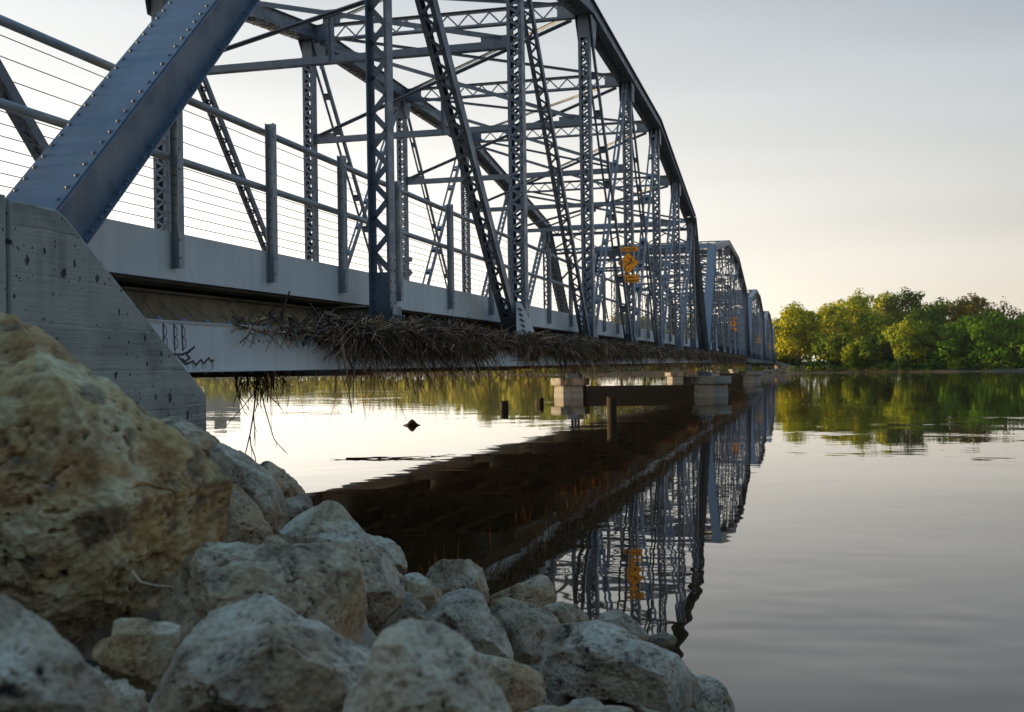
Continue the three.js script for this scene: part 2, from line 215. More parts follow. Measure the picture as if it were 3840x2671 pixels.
function batten(parent, name, a, b, z0, wz, bw, D) {      // two flats tied by plates
  const L = Math.hypot(b.x - a.x, b.y - a.y), X = V((b.x - a.x) / L, (b.y - a.y) / L, 0), N = V(-X.y, X.x, 0), Z = V(0, 0, 1), m = new MB(L), t = new MB(L + 2), C = (u, n, z) => V(a.x + X.x * u + N.x * n, a.y + X.y * u + N.y * n, z0 + z);
  for (const s of [-1, 1]) { m.box(C(L / 2, 0, s * wz / 2), X, N, Z, L / 2 - 0.25, bw, 0.006); m.box(C(L / 2, bw - 0.005, s * (wz / 2 - 0.03)), X, N, Z, L / 2 - 0.25, 0.005, 0.03); }
  const g = m.mesh(name, steel, parent); const n = Math.max(3, Math.round(L / 1.35));
  for (let k = 0; k <= n; k++) { const u = mix(0.8, L - 0.7, k / n); t.box(C(u, bw + 0.006, 0), X, N, Z, 0.075, 0.005, wz / 2); t.box(C(u, -bw + 0.006, 0), X, N, Z, 0.075, 0.005, wz / 2); }
  t.mesh('tie_plate', steel, g, 'stuff'); return g;
}
function lattice(m, A, B, up, dep, w, pitch, bw) {        // open web girder between A and B (top line)
  const X = B.clone().sub(A), L = X.length(); X.divideScalar(L); const dn = up.clone().multiplyScalar(-dep);
  m.bar(A, B, up, w, 0.014); m.bar(A.clone().addScaledVector(up, -0.045), B.clone().addScaledVector(up, -0.045), up, 0.012, 0.075);
  m.bar(A.clone().add(dn), B.clone().add(dn), up, w, 0.014); m.bar(A.clone().add(dn).addScaledVector(up, 0.045), B.clone().add(dn).addScaledVector(up, 0.045), up, 0.012, 0.075);
  const n = Math.round(L / (pitch / 2)), side = X.clone().cross(up).multiplyScalar(0.012);
  for (let k = 0; k < n; k++) { const t0 = k / n * L, t1 = (k + 1) / n * L, hi = -0.07, lo = -dep + 0.07; const p = A.clone().addScaledVector(X, t0).addScaledVector(up, k % 2 ? lo : hi).add(side), q = A.clone().addScaledVector(X, t1).addScaledVector(up, k % 2 ? hi : lo).add(side); m.bar(p, q, X.clone().cross(up), bw, 0.009); }
}
function gusset(m, pts, z, t) {                           // flat plate with a polygon outline in the truss plane
  const sh = new THREE.Shape(pts.map((p) => new THREE.Vector2(p[0], p[1]))), g = new THREE.ExtrudeGeometry(sh, { depth: t, bevelEnabled: false }).translate(0, 0, z), k = m.p.length / 3, ps = g.attributes.position, ns = g.attributes.normal, us = g.attributes.uv;
  for (let j = 0; j < ps.count; j++) { m.p.push(ps.getX(j), ps.getY(j), ps.getZ(j)); m.n.push(ns.getX(j), ns.getY(j), ns.getZ(j)); m.u.push(us.getX(j), us.getY(j)); m.i.push(k + j); }
}
function makeSpan(D) {                                    // D: the near span in full detail
  const g = new THREE.Group(), X = (n) => n * PANEL, Zup = V(0, 1, 0), UZ = V(0, 0, 1);
  for (const [tz, z0] of [[1, 0], [-1, -WIDE]]) {
    const near = tz > 0, nd = D && near;
    boxChord(g, 'end_post', [P2(-0.12, 0.11), P2(7.84, HT[1] + 0.03)], z0, D); boxChord(g, 'end_post', [P2(56, HT[7]), P2(63.85, 0.1)], z0, D);
    boxChord(g, 'top_chord', [1, 2, 3, 4, 5, 6, 7].map((n) => P2(n === 1 ? 7.84 : X(n), HT[n] + (n === 1 ? 0.03 : 0))), z0, D);
    { // bottom chord: two channels with top and bottom plates
      const m = new MB(3 + z0);
      for (const s of [-1, 1]) { m.aabb(0, 64, -0.205, 0.205, z0 + s * 0.19 - 0.007, z0 + s * 0.19 + 0.007); for (const f of [-1, 1]) m.aabb(0, 64, f * 0.213 - 0.007, f * 0.213 + 0.007, z0 + s * 0.155 - 0.05, z0 + s * 0.155 + 0.05); }
      m.aabb(0.5, 63.5, -0.2295, -0.2215, z0 - 0.16, z0 + 0.225);
      m.aabb(1.0, 63, 0.2215, 0.2295, z0 + 0.08, z0 + 0.215);
      const c = m.mesh('bottom_chord', D && near ? fasciaPaint : steel, g);
      if (D && near) { const r = new MB(8); for (let x = 1.2; x < 9; x += 0.42) { r.dome(V(x, 0.2295, z0 + 0.16), Zup, 0.035, 0.035); } for (let x = 1; x < 63; x += 0.3) { r.dome(V(x, -0.2295, z0 + 0.19), V(0, -1, 0), 0.022, 0.03, 6); } r.mesh('rivet', steel, c, 'stuff'); const sp = new MB(9), bo = new MB(10); for (const x of [15.0, 31.0, 47.0]) { sp.aabb(x - 0.6, x + 0.6, -0.17, 0.17, z0 + 0.199, z0 + 0.209); for (let q = -0.52; q < 0.56; q += 0.13) for (const y of [-0.12, -0.04, 0.04, 0.12]) bo.dome(V(x + q, y, z0 + 0.209), UZ, 0.02); } sp.mesh('splice_plate', fasciaPaint, c, 'stuff'); bo.mesh('bolt', steel, c, 'stuff'); }
    }
    for (let n = 1; n <= 7; n++) {
      const big = n === 1 || n === 7, post = laced(g, 'vertical_post', P2(X(n), -0.18), P2(X(n), HT[n] - 0.12), z0, { wz: 0.31, dx: big ? 0.24 : D ? 0.31 : 0.24, fl: D ? (big ? 0.07 : 0.06) : 0.035, mid: big, faces: D && !big ? [1, -1] : [1], pitch: D ? (big ? 0.49 : 0.27) : 0.62, bw: big ? 0.08 : 0.055, p0: 1.28, p1: 0.75, single: nd && n <= 3, rivet: nd && n <= 4 ? 0.017 : 0 }, D);
      if (D || n !== 4) { // gusset under the top chord and plate at the foot
        const y = HT[n] - 0.2, top = n === 3 ? [[X(3) - 0.35, y + 0.02], [X(3) + 0.75, y + 0.02], [X(3) + 0.5, y - 0.75], [X(3) + 0.3, y - 0.8]] : [[X(n) - 0.4, y + 0.02], [X(n) + 0.4, y + 0.02], [X(n) + 0.22, y - 0.65], [X(n) - 0.22, y - 0.65]];
        for (const zz of [z0 + 0.208, z0 - 0.22]) { const m = new MB(n + zz); gusset(m, top, zz, 0.012); m.mesh('gusset_plate', steel, post); }
        const e = n === 2 || n === 3 ? [[X(n) - 1.15, 1.02], [X(n) - 0.72, 1.02], [X(n) + 0.36, 0.5], [X(n) + 0.5, 0.1], [X(n) + 0.5, -0.19], [X(n) - 1.15, -0.19]] : [[X(n) - 0.45, -0.19], [X(n) - 0.3, 0.62], [X(n) + 0.3, 0.62], [X(n) + 0.45, -0.19]];
        const m = new MB(n + 3 + z0); gusset(m, n === 2 ? e : e.map((p) => [p[0] * 0.55 + X(n) * 0.45 + (n === 3 ? 0.1 : 0), p[1]]), z0 + 0.2, 0.012); m.mesh('gusset_plate', n === 2 && nd ? fasciaPaint : steel, post);
        if (nd && n <= 5) { const b = new MB(n + 60); if (n === 2) { for (let k = 0; k < 9; k++) for (const o of [0, 0.13]) b.rod(V(X(2) - 1.02 + k * 0.075 + o, 0.9 - k * 0.105 - o * 0.2, z0 + 0.21), V(X(2) - 1.02 + k * 0.075 + o, 0.9 - k * 0.105 - o * 0.2, z0 + 0.265), 0.024, 6); for (const o of [0, 0.14]) for (const q of [0.42, 0.28, 0.02, -0.1]) b.rod(V(X(2) + 0.12 + o, q, z0 + 0.21), V(X(2) + 0.12 + o, q, z0 + 0.265), 0.024, 6); } else for (let k = 0; k < 5; k++) for (const o of [-0.12, 0.02, 0.16]) b.rod(V(X(n) + o + (n === 3 ? -0.1 : 0), 0.05 + k * 0.11, z0 + 0.2), V(X(n) + o + (n === 3 ? -0.1 : 0), 0.05 + k * 0.11, z0 + 0.26), 0.022, 6); b.mesh('bolt', steel, post, 'stuff'); }
      }
    }
    // main diagonals, mirrored about the middle panel point
    for (const s of [1, -1]) {
      const fx = (n) => s > 0 ? X(n) : 64 - X(n);
      laced(g, 'diagonal', P2(fx(2) - s * 0.25, 0.05), P2(fx(1) + s * 0.1, HT[1] - 0.1), z0, { wz: 0.29, dx: 0.23, pitch: D ? 0.40 : 0.6, faces: [1], bw: 0.058, p0: 1.1, p1: 0.8, fl: D ? 0.065 : 0.035, single: nd && s > 0, rivet: nd && s > 0 ? 0.016 : 0 }, D);
      laced(g, 'diagonal', P2(fx(3) - s * 0.15, 0.05), P2(fx(2) + s * 0.1, HT[2] - 0.1), z0, { wz: 0.27, dx: 0.155, pitch: D ? 0.36 : 0.6, faces: [1], bw: 0.05, p0: 0.6, p1: 0.6, fl: D ? 0.055 : 0.035, single: nd && s > 0 }, D);
      batten(g, 'diagonal', P2(fx(4) - s * 0.1, 0.05), P2(fx(3) + s * 0.12, HT[3] - 0.1), z0, 0.25, 0.075, D);
      batten(g, 'counter_brace', P2(fx(3) + s * 0.16, 0.05), P2(fx(4) - s * 0.1, HT[4] - 0.1), z0, 0.17, 0.055, D);
    }
    for (const x of [0.1, 63.9]) { // shoe on the pier
      const m = new MB(x + z0); m.aabb(x - 0.42, x + 0.42, -1.11, -0.86, z0 - 0.4, z0 + 0.4); m.aabb(x - 0.34, x + 0.34, -0.86, -0.8, z0 - 0.3, z0 + 0.3);
      for (const q of [-0.2, 0, 0.2]) { gusset(m, [[x - 0.3, -0.8], [x + 0.3, -0.8], [x + 0.14, -0.30], [x - 0.14, -0.30]], z0 + q - 0.02, 0.04); }
      m.rod(V(x, -0.36, z0 - 0.36), V(x, -0.36, z0 + 0.36), 0.075, 10); m.aabb(x - 0.26, x + 0.26, -0.3, -0.2295, z0 - 0.3, z0 + 0.3); m.mesh('bearing_shoe', steel, g);
      if (D && near) { const b = new MB(5); b.aabb(x - 0.06, x + 0.06, -0.8, 0.55, z0 + 0.24, z0 + 0.30); for (let y = -0.3; y < 0.5; y += 0.13) b.rod(V(x - 0.12, y, z0 + 0.27), V(x + 0.12, y, z0 + 0.27), 0.02, 6); b.mesh('guide_bar', steel, g); }
    }
  }
  // cross frames: top strut, lower strut, sway bracing and hanger
  const SW = 6.36;
  for (let n = 2; n <= 6; n++) {
    const x = X(n), y = HT[n] + 0.19, m = new MB(n);
    lattice(m, V(x, y, -0.22), V(x, y, -WIDE + 0.22), Zup, 0.46, 0.2, 0.62, 0.045);
    for (const [a, b] of [[-0.2, -0.75], [-WIDE + 0.2, -WIDE + 0.75]]) m.box(V(x, y - 0.24, (a + b) / 2), UZ, Zup, V(1, 0, 0), 0.28, 0.22, 0.007);
    m.mesh('top_strut', steel, g);
    const low = HT[n] - 0.3 - SW > 1.2; const q = new MB(n + 20), A = V(x, SW, -0.15), B = V(x, SW, -WIDE + 0.15);
    q.bar(A, B, Zup, 0.2, 0.014); q.bar(A.clone().setY(SW + 0.09), B.clone().setY(SW + 0.09), Zup, 0.014, 0.16);
    for (const s of [A, B]) gusset2(q, x, SW, s.z, s.z > -1 ? -1 : 1); q.mesh('sway_strut', steel, g);
    const cz = -WIDE / 2, cy = mix(SW, HT[n] - 0.3, 0.52);
    for (const s of [1, -1]) { const e = new MB(n + 40 + s), a = V(x + 0.012 * s, SW + 0.22, s > 0 ? -0.3 : -WIDE + 0.3), b = V(x + 0.012 * s, HT[n] - 0.32, s > 0 ? -WIDE + 0.35 : -0.35); e.bar(a, b, V(1, 0, 0), 0.11, 0.012); e.bar(a.clone().setX(x + s * 0.055), b.clone().setX(x + s * 0.055), V(1, 0, 0), 0.012, 0.09); e.mesh('sway_brace', steel, g); }
    const h = new MB(n + 60); h.aabb(x - 0.05, x + 0.05, SW, cy, cz - 0.06, cz - 0.048); h.aabb(x - 0.005, x + 0.005, SW, cy, cz - 0.048, cz + 0.07); h.box(V(x + 0.02, cy, cz), UZ, Zup, V(1, 0, 0), 0.2, 0.16, 0.006); h.mesh('hanger', steel, g);
  }
  // top laterals, one X per panel
  for (let n = 1; n < 7; n++) { const m = new MB(n + 80); for (const s of [1, -1]) { const a = V(X(n) + 0.3, HT[n] + 0.02 + s * 0.006, s > 0 ? -0.25 : -WIDE + 0.25), b = V(X(n + 1) - 0.3, HT[n + 1] + 0.02 + s * 0.006, s > 0 ? -WIDE + 0.25 : -0.25); m.bar(a, b, Zup, 0.09, 0.01); m.bar(a.clone().setY(a.y - 0.04), b.clone().setY(b.y - 0.04), Zup, 0.01, 0.08); } m.mesh('lateral_brace', steel, g); }
  // portals in the plane of the end posts
  for (const s of [1, -1]) {
    const fx = (x) => s > 0 ? x : 64 - x, at = (t, z) => V(fx(mix(0.15, 8, t)), mix(0.1, HT[1], t), z), ax = at(1, 0).sub(at(0, 0)).normalize(), nn = UZ.clone().cross(ax), m = new MB(90 + s);
    lattice(m, at(0.985, -0.2).addScaledVector(nn, -0.1), at(0.985, -WIDE + 0.2).addScaledVector(nn, -0.1), ax, 0.55, 0.26, 0.7, 0.06);
    lattice(m, at(0.84, -0.2), at(0.84, -WIDE + 0.2), ax, 0.3, 0.18, 0.5, 0.05);
    for (const [z, d] of [[-0.2, -1], [-WIDE + 0.2, 1]]) { m.bar(at(0.62, z), at(0.815, z + d * 1.9), nn, 0.12, 0.02); m.bar(at(0.86, z + d * 0.2), at(0.94, z + d * 1.6), nn, 0.08, 0.015); }
    for (let k = 0; k < 6; k++) { const za = -0.2 - (WIDE - 0.4) * k / 6, zb = -0.2 - (WIDE - 0.4) * (k + 1) / 6; m.bar(at(k % 2 ? 0.92 : 0.845, za), at(k % 2 ? 0.845 : 0.92, zb), nn, 0.07, 0.012); }
    m.mesh('portal_frame', steel, g);
    if (s > 0) { const sh = new MB(95 + s); sh.bar(at(1, -0.3).addScaledVector(nn, s * 0.2), at(1, -WIDE + 0.3).addScaledVector(nn, s * 0.2), nn, 0.5, 0.02); sh.mesh('portal_plate', steel, g); }
  }
  // floor: cross beams, stringers, slab, fascia
  for (let n = 0; n <= 8; n++) { const x = clamp(X(n), 0.3, 63.7), m = new MB(n + 110); m.aabb(x - 0.006, x + 0.006, -0.30, 0.62, -WIDE + 0.2, -0.2); m.aabb(x - 0.14, x + 0.14, 0.62, 0.64, -WIDE + 0.2, -0.2); m.aabb(x - 0.14, x + 0.14, -0.32, -0.30, -WIDE + 0.2, -0.2); m.mesh('floor_beam', dirtySteel, g); }
  for (let k = 0; k < 6; k++) { const z = mix(-0.95, -WIDE + 0.95, k / 5), m = new MB(k + 130); for (let n = 0; n < 8; n++) { const a = X(n) + 0.2, b = X(n + 1) - 0.2; m.aabb(a, b, 0.05, 0.60, z - 0.007, z + 0.007); m.aabb(a, b, 0.60, 0.622, z - 0.11, z + 0.11); m.aabb(a, b, 0.028, 0.05, z - 0.11, z + 0.11); } m.mesh('stringer', dirtySteel, g); }
  { const m = new MB(140); m.aabb(-0.1, 64.1, 0.66, 0.86, -WIDE + 0.53, -0.53); m.mesh('deck_slab', slabMat, g); }
  for (const s of [0, 1]) {
    const z = s ? -WIDE + 0.46 : -0.46, o = s ? 1 : -1, m = new MB(150 + s);
    const cuts = [-2.5, 8.05, 24.2, 40.2, 64.05]; for (let k = 0; k + 1 < cuts.length; k++) { const a = D ? cuts[k] : Math.max(0, cuts[k]), b = cuts[k + 1] - 0.012; m.aabb(a, b, 0.70, 1.152, z - 0.006, z + 0.006); m.aabb(a, b, 1.152, 1.164, z + (o < 0 ? -0.07 : -0.006), z + (o < 0 ? 0.006 : 0.07)); m.aabb(a, b, 0.688, 0.70, z + (o < 0 ? -0.07 : -0.006), z + (o < 0 ? 0.006 : 0.07)); }
    m.mesh('fascia_girder', fasciaPaint, g);
    // railing: posts, two pipe rails, wire cables
    const rail = new THREE.Group(); rail.name = numbered('railing'); g.add(rail);
    const zr = z - o * 0.006, xs = D ? [3.33, 5.43, 7.57, 9.79] : []; for (let x = D ? 12.5 : 1.5; x < 63.8; x += 2.75) xs.push(x);
    for (const x of xs) {
      const p = new MB(x * 9 + s), f = -o, low = x < -2.6 ? 1.0 : 0.80; // out from the fascia
      p.aabb(x - 0.05, x + 0.05, low, 2.66, zr + Math.min(f * 0.095, f * 0.103), zr + Math.max(f * 0.095, f * 0.103)); p.aabb(x - 0.05, x + 0.05, low, 2.66, zr + Math.min(f * 0.004, f * 0.012), zr + Math.max(f * 0.004, f * 0.012)); p.aabb(x - 0.004, x + 0.004, low, 2.66, zr + Math.min(f * 0.012, f * 0.095), zr + Math.max(f * 0.012, f * 0.095));
      if (D && s === 0) for (const y of [0.9, 1.08, 1.78, 1.98, 2.5, 2.6]) for (const dx of [-0.03]) p.rod(V(x + dx, y, zr + f * 0.103), V(x + dx, y, zr + f * 0.12), 0.012, 6);
      const pm = p.mesh('rail_post', galv, rail);
    }
    for (const y of [2.575, 1.915]) { const p = new MB(y * 5 + s); p.rod(V(D ? -7 : 0, y, zr - o * -0.055), V(64, y, zr - o * -0.055), 0.041, 12); p.mesh('pipe_rail', galv, rail); }
    for (const y of [2.41, 2.245, 2.08, ...[1, 2, 3, 4, 5, 6, 7].map((k) => 1.915 - k * 0.0965)]) { const p = new MB(y * 11 + s), za = zr - o * 0.05; p.rod(V(D ? -7 : 0, y, za), V(64, y, za), D ? 0.0045 : 0.004, 5, D ? 0.0045 : 0.004, false); p.mesh('cable', cableMat, rail); }
  }
  return g;
}
function gusset2(m, x, y, z, d) { const Z = V(0, 0, 1), A = V(x + 0.012, y, z), k = m.p.length / 3; m.box(V(x + 0.012, y + 0.14, z + d * 0.3), Z, V(0, 1, 0), V(1, 0, 0), 0.3, 0.14, 0.006); for (const q of [0.08, 0.2, 0.32, 0.44]) m.dome(V(x + 0.005, y + 0.2 - q * 0.2, z + d * q), V(-1, 0, 0), 0.018); }

const near = makeSpan(true), far = makeSpan(false);
const spanLabels = ['grey blue steel truss span nearest the camera, its end post rising from the concrete abutment', 'second steel truss span, blue portal just beyond the first river pier', 'third steel truss span, between the second and third river piers', 'fourth steel truss span, a short strip beyond the third pier', 'last and smallest looking steel truss span, ending at the stone pile on the far bank'];
for (let k = 0; k < 5; k++) {
  const o = k === 0 ? near : k === 1 ? far : far.clone(), x0 = k * 64.06, y0 = chordY(x0), y1 = chordY(x0 + 64);
  o.rotation.order = 'YXZ'; o.rotation.set(0, TURN, Math.atan2(y1 - y0, 64)); o.position.copy(atBridge(x0, y0, 0));
  thing(o, 'bridge_span', spanLabels[k], 'bridge', 'truss spans of the bridge');
}
const nearChord = near.children.find((c) => c.name === 'bottom_chord');
{ // black spray paint on the near bottom chord: three tall letters and a dripping tag
  const m = new MB(404), zc = 0.199, st = (pts, w) => { for (let k = 0; k + 1 < pts.length; k++) { const a = V(pts[k][0], pts[k][1], zc), b = V(pts[k + 1][0], pts[k + 1][1], zc); m.bar(a.lerp(b, -0.08), b.clone().lerp(a, -0.08), V(0, 0, 1), w, 0.001); } };
  for (const x of [2.06, 2.235, 2.37]) { st([[x, 0.195], [x + 0.004, 0.05], [x + 0.012, -0.03]], 0.022); st([[x, 0.19], [x + 0.045, 0.165], [x + 0.055, 0.11], [x + 0.02, 0.085]], 0.008); st([[x + 0.02, 0.085], [x + 0.06, 0.06], [x + 0.062, 0.0], [x + 0.02, -0.02]], 0.008); }
  st([[2.2, -0.07], [2.36, -0.07], [2.48, -0.045], [2.58, 0.0]], 0.022); st([[2.5, -0.03], [2.44, -0.07], [2.5, -0.1], [2.42, -0.13], [2.36, -0.11]], 0.02); st([[2.3, -0.09], [2.42, -0.155], [2.56, -0.13], [2.60, -0.165], [2.70, -0.115], [2.74, -0.15], [2.84, -0.10], [2.88, -0.13], [2.93, -0.12]], 0.02);
  for (const [x, y, l] of [[2.46, -0.15, 0.05], [2.55, -0.14, 0.06], [2.6, -0.16, 0.045], [2.71, -0.12, 0.085], [2.74, -0.14, 0.06], [2.79, -0.13, 0.075], [2.90, -0.13, 0.075], [2.92, -0.12, 0.085], [2.1, -0.02, 0.06], [2.25, -0.03, 0.05]]) st([[x, y], [x, y - l]], 0.005);
  m.mesh('spray_paint_tag', blackPaint, nearChord).userData.label = 'black spray painted letters BBB and a dripping scrawl';
}

// ------------------------------------------------------------------ abutment and approach
function onBridge(o, x, y, z) { o.position.copy(atBridge(x, y, z)); o.rotation.y = TURN; return o; }
{
  const g = new THREE.Group();
  const ext = (pts, z, t, bev) => { const e = new THREE.ExtrudeGeometry(new THREE.Shape(pts.map((p) => new THREE.Vector2(...p))), { depth: t - 2 * bev, bevelEnabled: bev > 0, bevelSize: bev, bevelThickness: bev, bevelSegments: 2 }); return e.translate(0, 0, z + bev); };
  const b = 0.018, add = (name, geo) => { const m = new THREE.Mesh(geo, concrete); m.name = name; g.add(m); return m; };
  add('wing_wall', ext([[-1.0 + b, -1], [-1.0 + b, 2.76 - b], [-0.56, 2.76 - b], [-0.46 - b * 0.5, 2.72 - b], [1.28 - b, 1.54], [1.28 - b, -1]], 0.55, 0.496, b));
  add('wall_extension', ext([[-9, -1], [-9, 2.78 - b], [-1.035 - b, 2.78 - b], [-1.035 - b, -1]], 0.55, 0.50, b));
  add('expansion_joint', new MB(2).aabb(-1.04, -0.995, -1, 2.72, 0.56, 1.012).geometry());
  add('back_wall', new MB(1).aabb(-1.2, -0.42, -1, 2.62, -9.0, 0.545).geometry());
  add('bearing_seat', new MB(6).aabb(-0.42, 0.75, -1, 0.99, -9.0, 0.54).geometry());
  shade(onBridge(g, 0, 0, 0)); thing(g, 'bridge_abutment', 'pitted board marked grey concrete abutment with sloping edge, in front of the end post foot', 'abutment');
  const r = new THREE.Mesh(new MB(3).aabb(-60, -1.2, -2, 2.86, -10, 0.545).geometry(), slabMat); onBridge(r, 0, 0, 0); shade(r); thing(r, 'approach_road', null, null, null, 'structure');
}
// ------------------------------------------------------------------ river piers
function makePier() {
  const g = new THREE.Group(), hex = (w, z0, z1, nose, nz) => { const s = new THREE.Shape(); const h = w / 2; (nz > 0 ? [[-h, z0], [h, z0], [h, z1], [0, z1 + nose], [-h, z1]] : [[-h, z1], [h, z1], [h, z0], [0, z0 - nose], [-h, z0]]).forEach((p, k) => k ? s.lineTo(p[0], -p[1]) : s.moveTo(p[0], -p[1])); return s; };
  const ex = (s, y0, y1, bev = 0.02) => new THREE.ExtrudeGeometry(s, { depth: y1 - y0 - 2 * bev, bevelEnabled: true, bevelSize: bev, bevelThickness: bev, bevelSegments: 1 }).rotateX(-Math.PI / 2).translate(0, y0 + bev, 0);
  const add = (n, geo, m) => { const q = new THREE.Mesh(geo, m); q.name = numbered(n); g.add(q); return q; };
  for (const [z, nz] of [[0, 1], [-WIDE, -1]]) {
    add('pier_cap', ex(hex(1.7, z - 0.75, z + 0.75, 0.8, nz), 0.66, 1.13), pierMat);
    const sh = ex(hex(1.30, z - 0.6, z + 0.6, 0.7, nz), -1.5, 0.655), p = sh.attributes.position; for (let k = 0; k < p.count; k++) { const t = clamp((0.66 - p.getY(k)) / 2.1, 0, 1); p.setX(k, p.getX(k) * (1 + 0.12 * t)); p.setZ(k, z + (p.getZ(k) - z) * (1 + 0.10 * t)); } sh.computeVertexNormals(); add('pier_column', sh, pierMat);
  }
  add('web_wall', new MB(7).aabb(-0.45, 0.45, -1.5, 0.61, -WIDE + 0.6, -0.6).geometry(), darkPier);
  return shade(g);
}
{
  const L = ['first concrete pier with pale pointed caps, where the nearest span ends', 'second concrete pier, partly hidden behind the first', 'third concrete pier in line, under a distant joint of the bridge', 'fourth concrete pier, smallest and nearest the stone pile'];
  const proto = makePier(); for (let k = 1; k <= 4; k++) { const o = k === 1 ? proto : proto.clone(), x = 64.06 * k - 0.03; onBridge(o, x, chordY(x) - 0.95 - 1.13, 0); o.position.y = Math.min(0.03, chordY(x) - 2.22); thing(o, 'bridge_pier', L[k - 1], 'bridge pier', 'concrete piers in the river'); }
  const m = new MB(12); m.aabb(-0.8, 3.5, -2, 1.25, -10, 1.6); const a = m.mesh('seat_wall', pierMat), g = new THREE.Group(); g.add(a); const w = new MB(13).aabb(0.6, 3.5, 1.25, 2.9, -10, 1.4).mesh('back_wall', pierMat); g.add(w); onBridge(g, 320.6, 0, 0); thing(g, 'bridge_abutment', 'distant concrete abutment where the bridge meets the far bank beside the stone pile', 'abutment');
}
// ------------------------------------------------------------------ warning signs
function signFace(w, h, draw) {
  const c = document.createElement('canvas'); c.width = 512; c.height = Math.round(512 * h / w); const x = c.getContext('2d'); x.fillStyle = '#ff9f0c'; x.fillRect(0, 0, c.width, c.height); x.fillStyle = x.strokeStyle = '#14110c'; draw(x, c.width, c.height);
  const t = new THREE.CanvasTexture(c); t.colorSpace = THREE.SRGBColorSpace; return new THREE.MeshStandardMaterial({ name: 'printed_sheeting', map: t, roughness: 0.5 });
}
const rr = (x, X, Y, W, H, R) => { x.beginPath(); x.moveTo(X + R, Y); x.arcTo(X + W, Y, X + W, Y + H, R); x.arcTo(X + W, Y + H, X, Y + H, R); x.arcTo(X, Y + H, X, Y, R); x.arcTo(X, Y, X + W, Y, R); x.closePath(); };
function text(x, s, X, Y, px, width) { x.font = '900 ' + px + 'px sans-serif'; x.textAlign = 'center'; x.textBaseline = 'middle'; const w = x.measureText(s).width; x.save(); x.translate(X, Y); x.scale(width / w, 1); x.fillText(s, 0, 0); x.restore(); }
const faceTop = signFace(0.71, 0.17, (x, w, h) => { x.lineWidth = 6; rr(x, 9, 9, w - 18, h - 18, 20); x.stroke(); text(x, 'CAUTION', w / 2, h * 0.54, 84, w * 0.70); });
const faceLow = signFace(0.71, 0.29, (x, w, h) => { x.lineWidth = 6; rr(x, 9, 9, w - 18, h - 18, 20); x.stroke(); text(x, 'Ice May', w / 2, h * 0.31, 84, w * 0.56); text(x, 'Be Present', w / 2, h * 0.71, 84, w * 0.84); });
const faceMid = signFace(1, 1, (x, w) => {
  x.lineWidth = 9; rr(x, 12, 12, w - 24, w - 24, 26); x.stroke();
  x.translate(w / 2, w / 2); x.rotate(Math.PI / 4); const k = w * 1.0; x.lineCap = 'round'; x.lineJoin = 'round'; // upright figure on the diamond
  const ln = (pts, wd) => { x.lineWidth = wd * k; x.beginPath(); pts.forEach((p, i) => i ? x.lineTo(p[0] * k, p[1] * k) : x.moveTo(p[0] * k, p[1] * k)); x.stroke(); };
  x.beginPath(); x.arc(0.19 * k, -0.29 * k, 0.056 * k, 0, 7); x.fill();
  ln([[0.16, -0.17], [0.12, -0.02], [0.05, 0.06]], 0.10); ln([[0.14, -0.18], [0.03, -0.24], [-0.03, -0.36]], 0.045); ln([[0.18, -0.17], [0.29, -0.08], [0.31, 0.06]], 0.045);
  ln([[0.05, 0.05], [-0.12, -0.06], [-0.40, -0.08]], 0.05); ln([[0.06, 0.06], [-0.12, 0.10], [-0.26, 0.33]], 0.055); ln([[-0.27, 0.40], [0.24, 0.40]], 0.02);
});
function makeSign() {
  const g = new THREE.Group();
  const plate = (w, h, y, mat, turn, label) => {
    const s = new THREE.Shape(), R = 0.035, a = -w / 2, b = -h / 2; s.moveTo(a + R, b); s.lineTo(a + w - R, b); s.quadraticCurveTo(a + w, b, a + w, b + R); s.lineTo(a + w, b + h - R); s.quadraticCurveTo(a + w, b + h, a + w - R, b + h); s.lineTo(a + R, b + h); s.quadraticCurveTo(a, b + h, a, b + h - R); s.lineTo(a, b + R); s.quadraticCurveTo(a, b, a + R, b);
    const body = new THREE.Mesh(new THREE.ExtrudeGeometry(s, { depth: 0.004, bevelEnabled: false }), aluminium), f = new THREE.ShapeGeometry(s); body.name = numbered('sign_plate'); body.userData.label = label;
    const p = f.attributes.position, u = f.attributes.uv; for (let k = 0; k < p.count; k++) u.setXY(k, (p.getX(k) - a) / w, (p.getY(k) - b) / h);
    const face = new THREE.Mesh(f.translate(0, 0, 0.006), mat); face.name = numbered('sign_face'); body.add(face); body.position.y = y; body.rotation.z = turn; g.add(body);
    const bo = new MB(w * 9); for (const q of turn ? [0.33, -0.33] : [h * 0.36, -h * 0.36]) { const c = turn ? V(q * 0.7, q * 0.7, 0.006) : V(0, q, 0.006); bo.dome(c, V(0, 0, 1), 0.012, 0.008); } bo.mesh('bolt', aluminium, body, 'stuff');
  };
  plate(0.70, 0.165, 0.475, faceTop, 0, 'orange plate reading CAUTION'); plate(0.535, 0.535, 0, faceMid, Math.PI / 4, 'orange diamond with a slipping figure'); plate(0.70, 0.285, -0.535, faceLow, 0, 'orange plate reading Ice May Be Present');
  return shade(g);
}
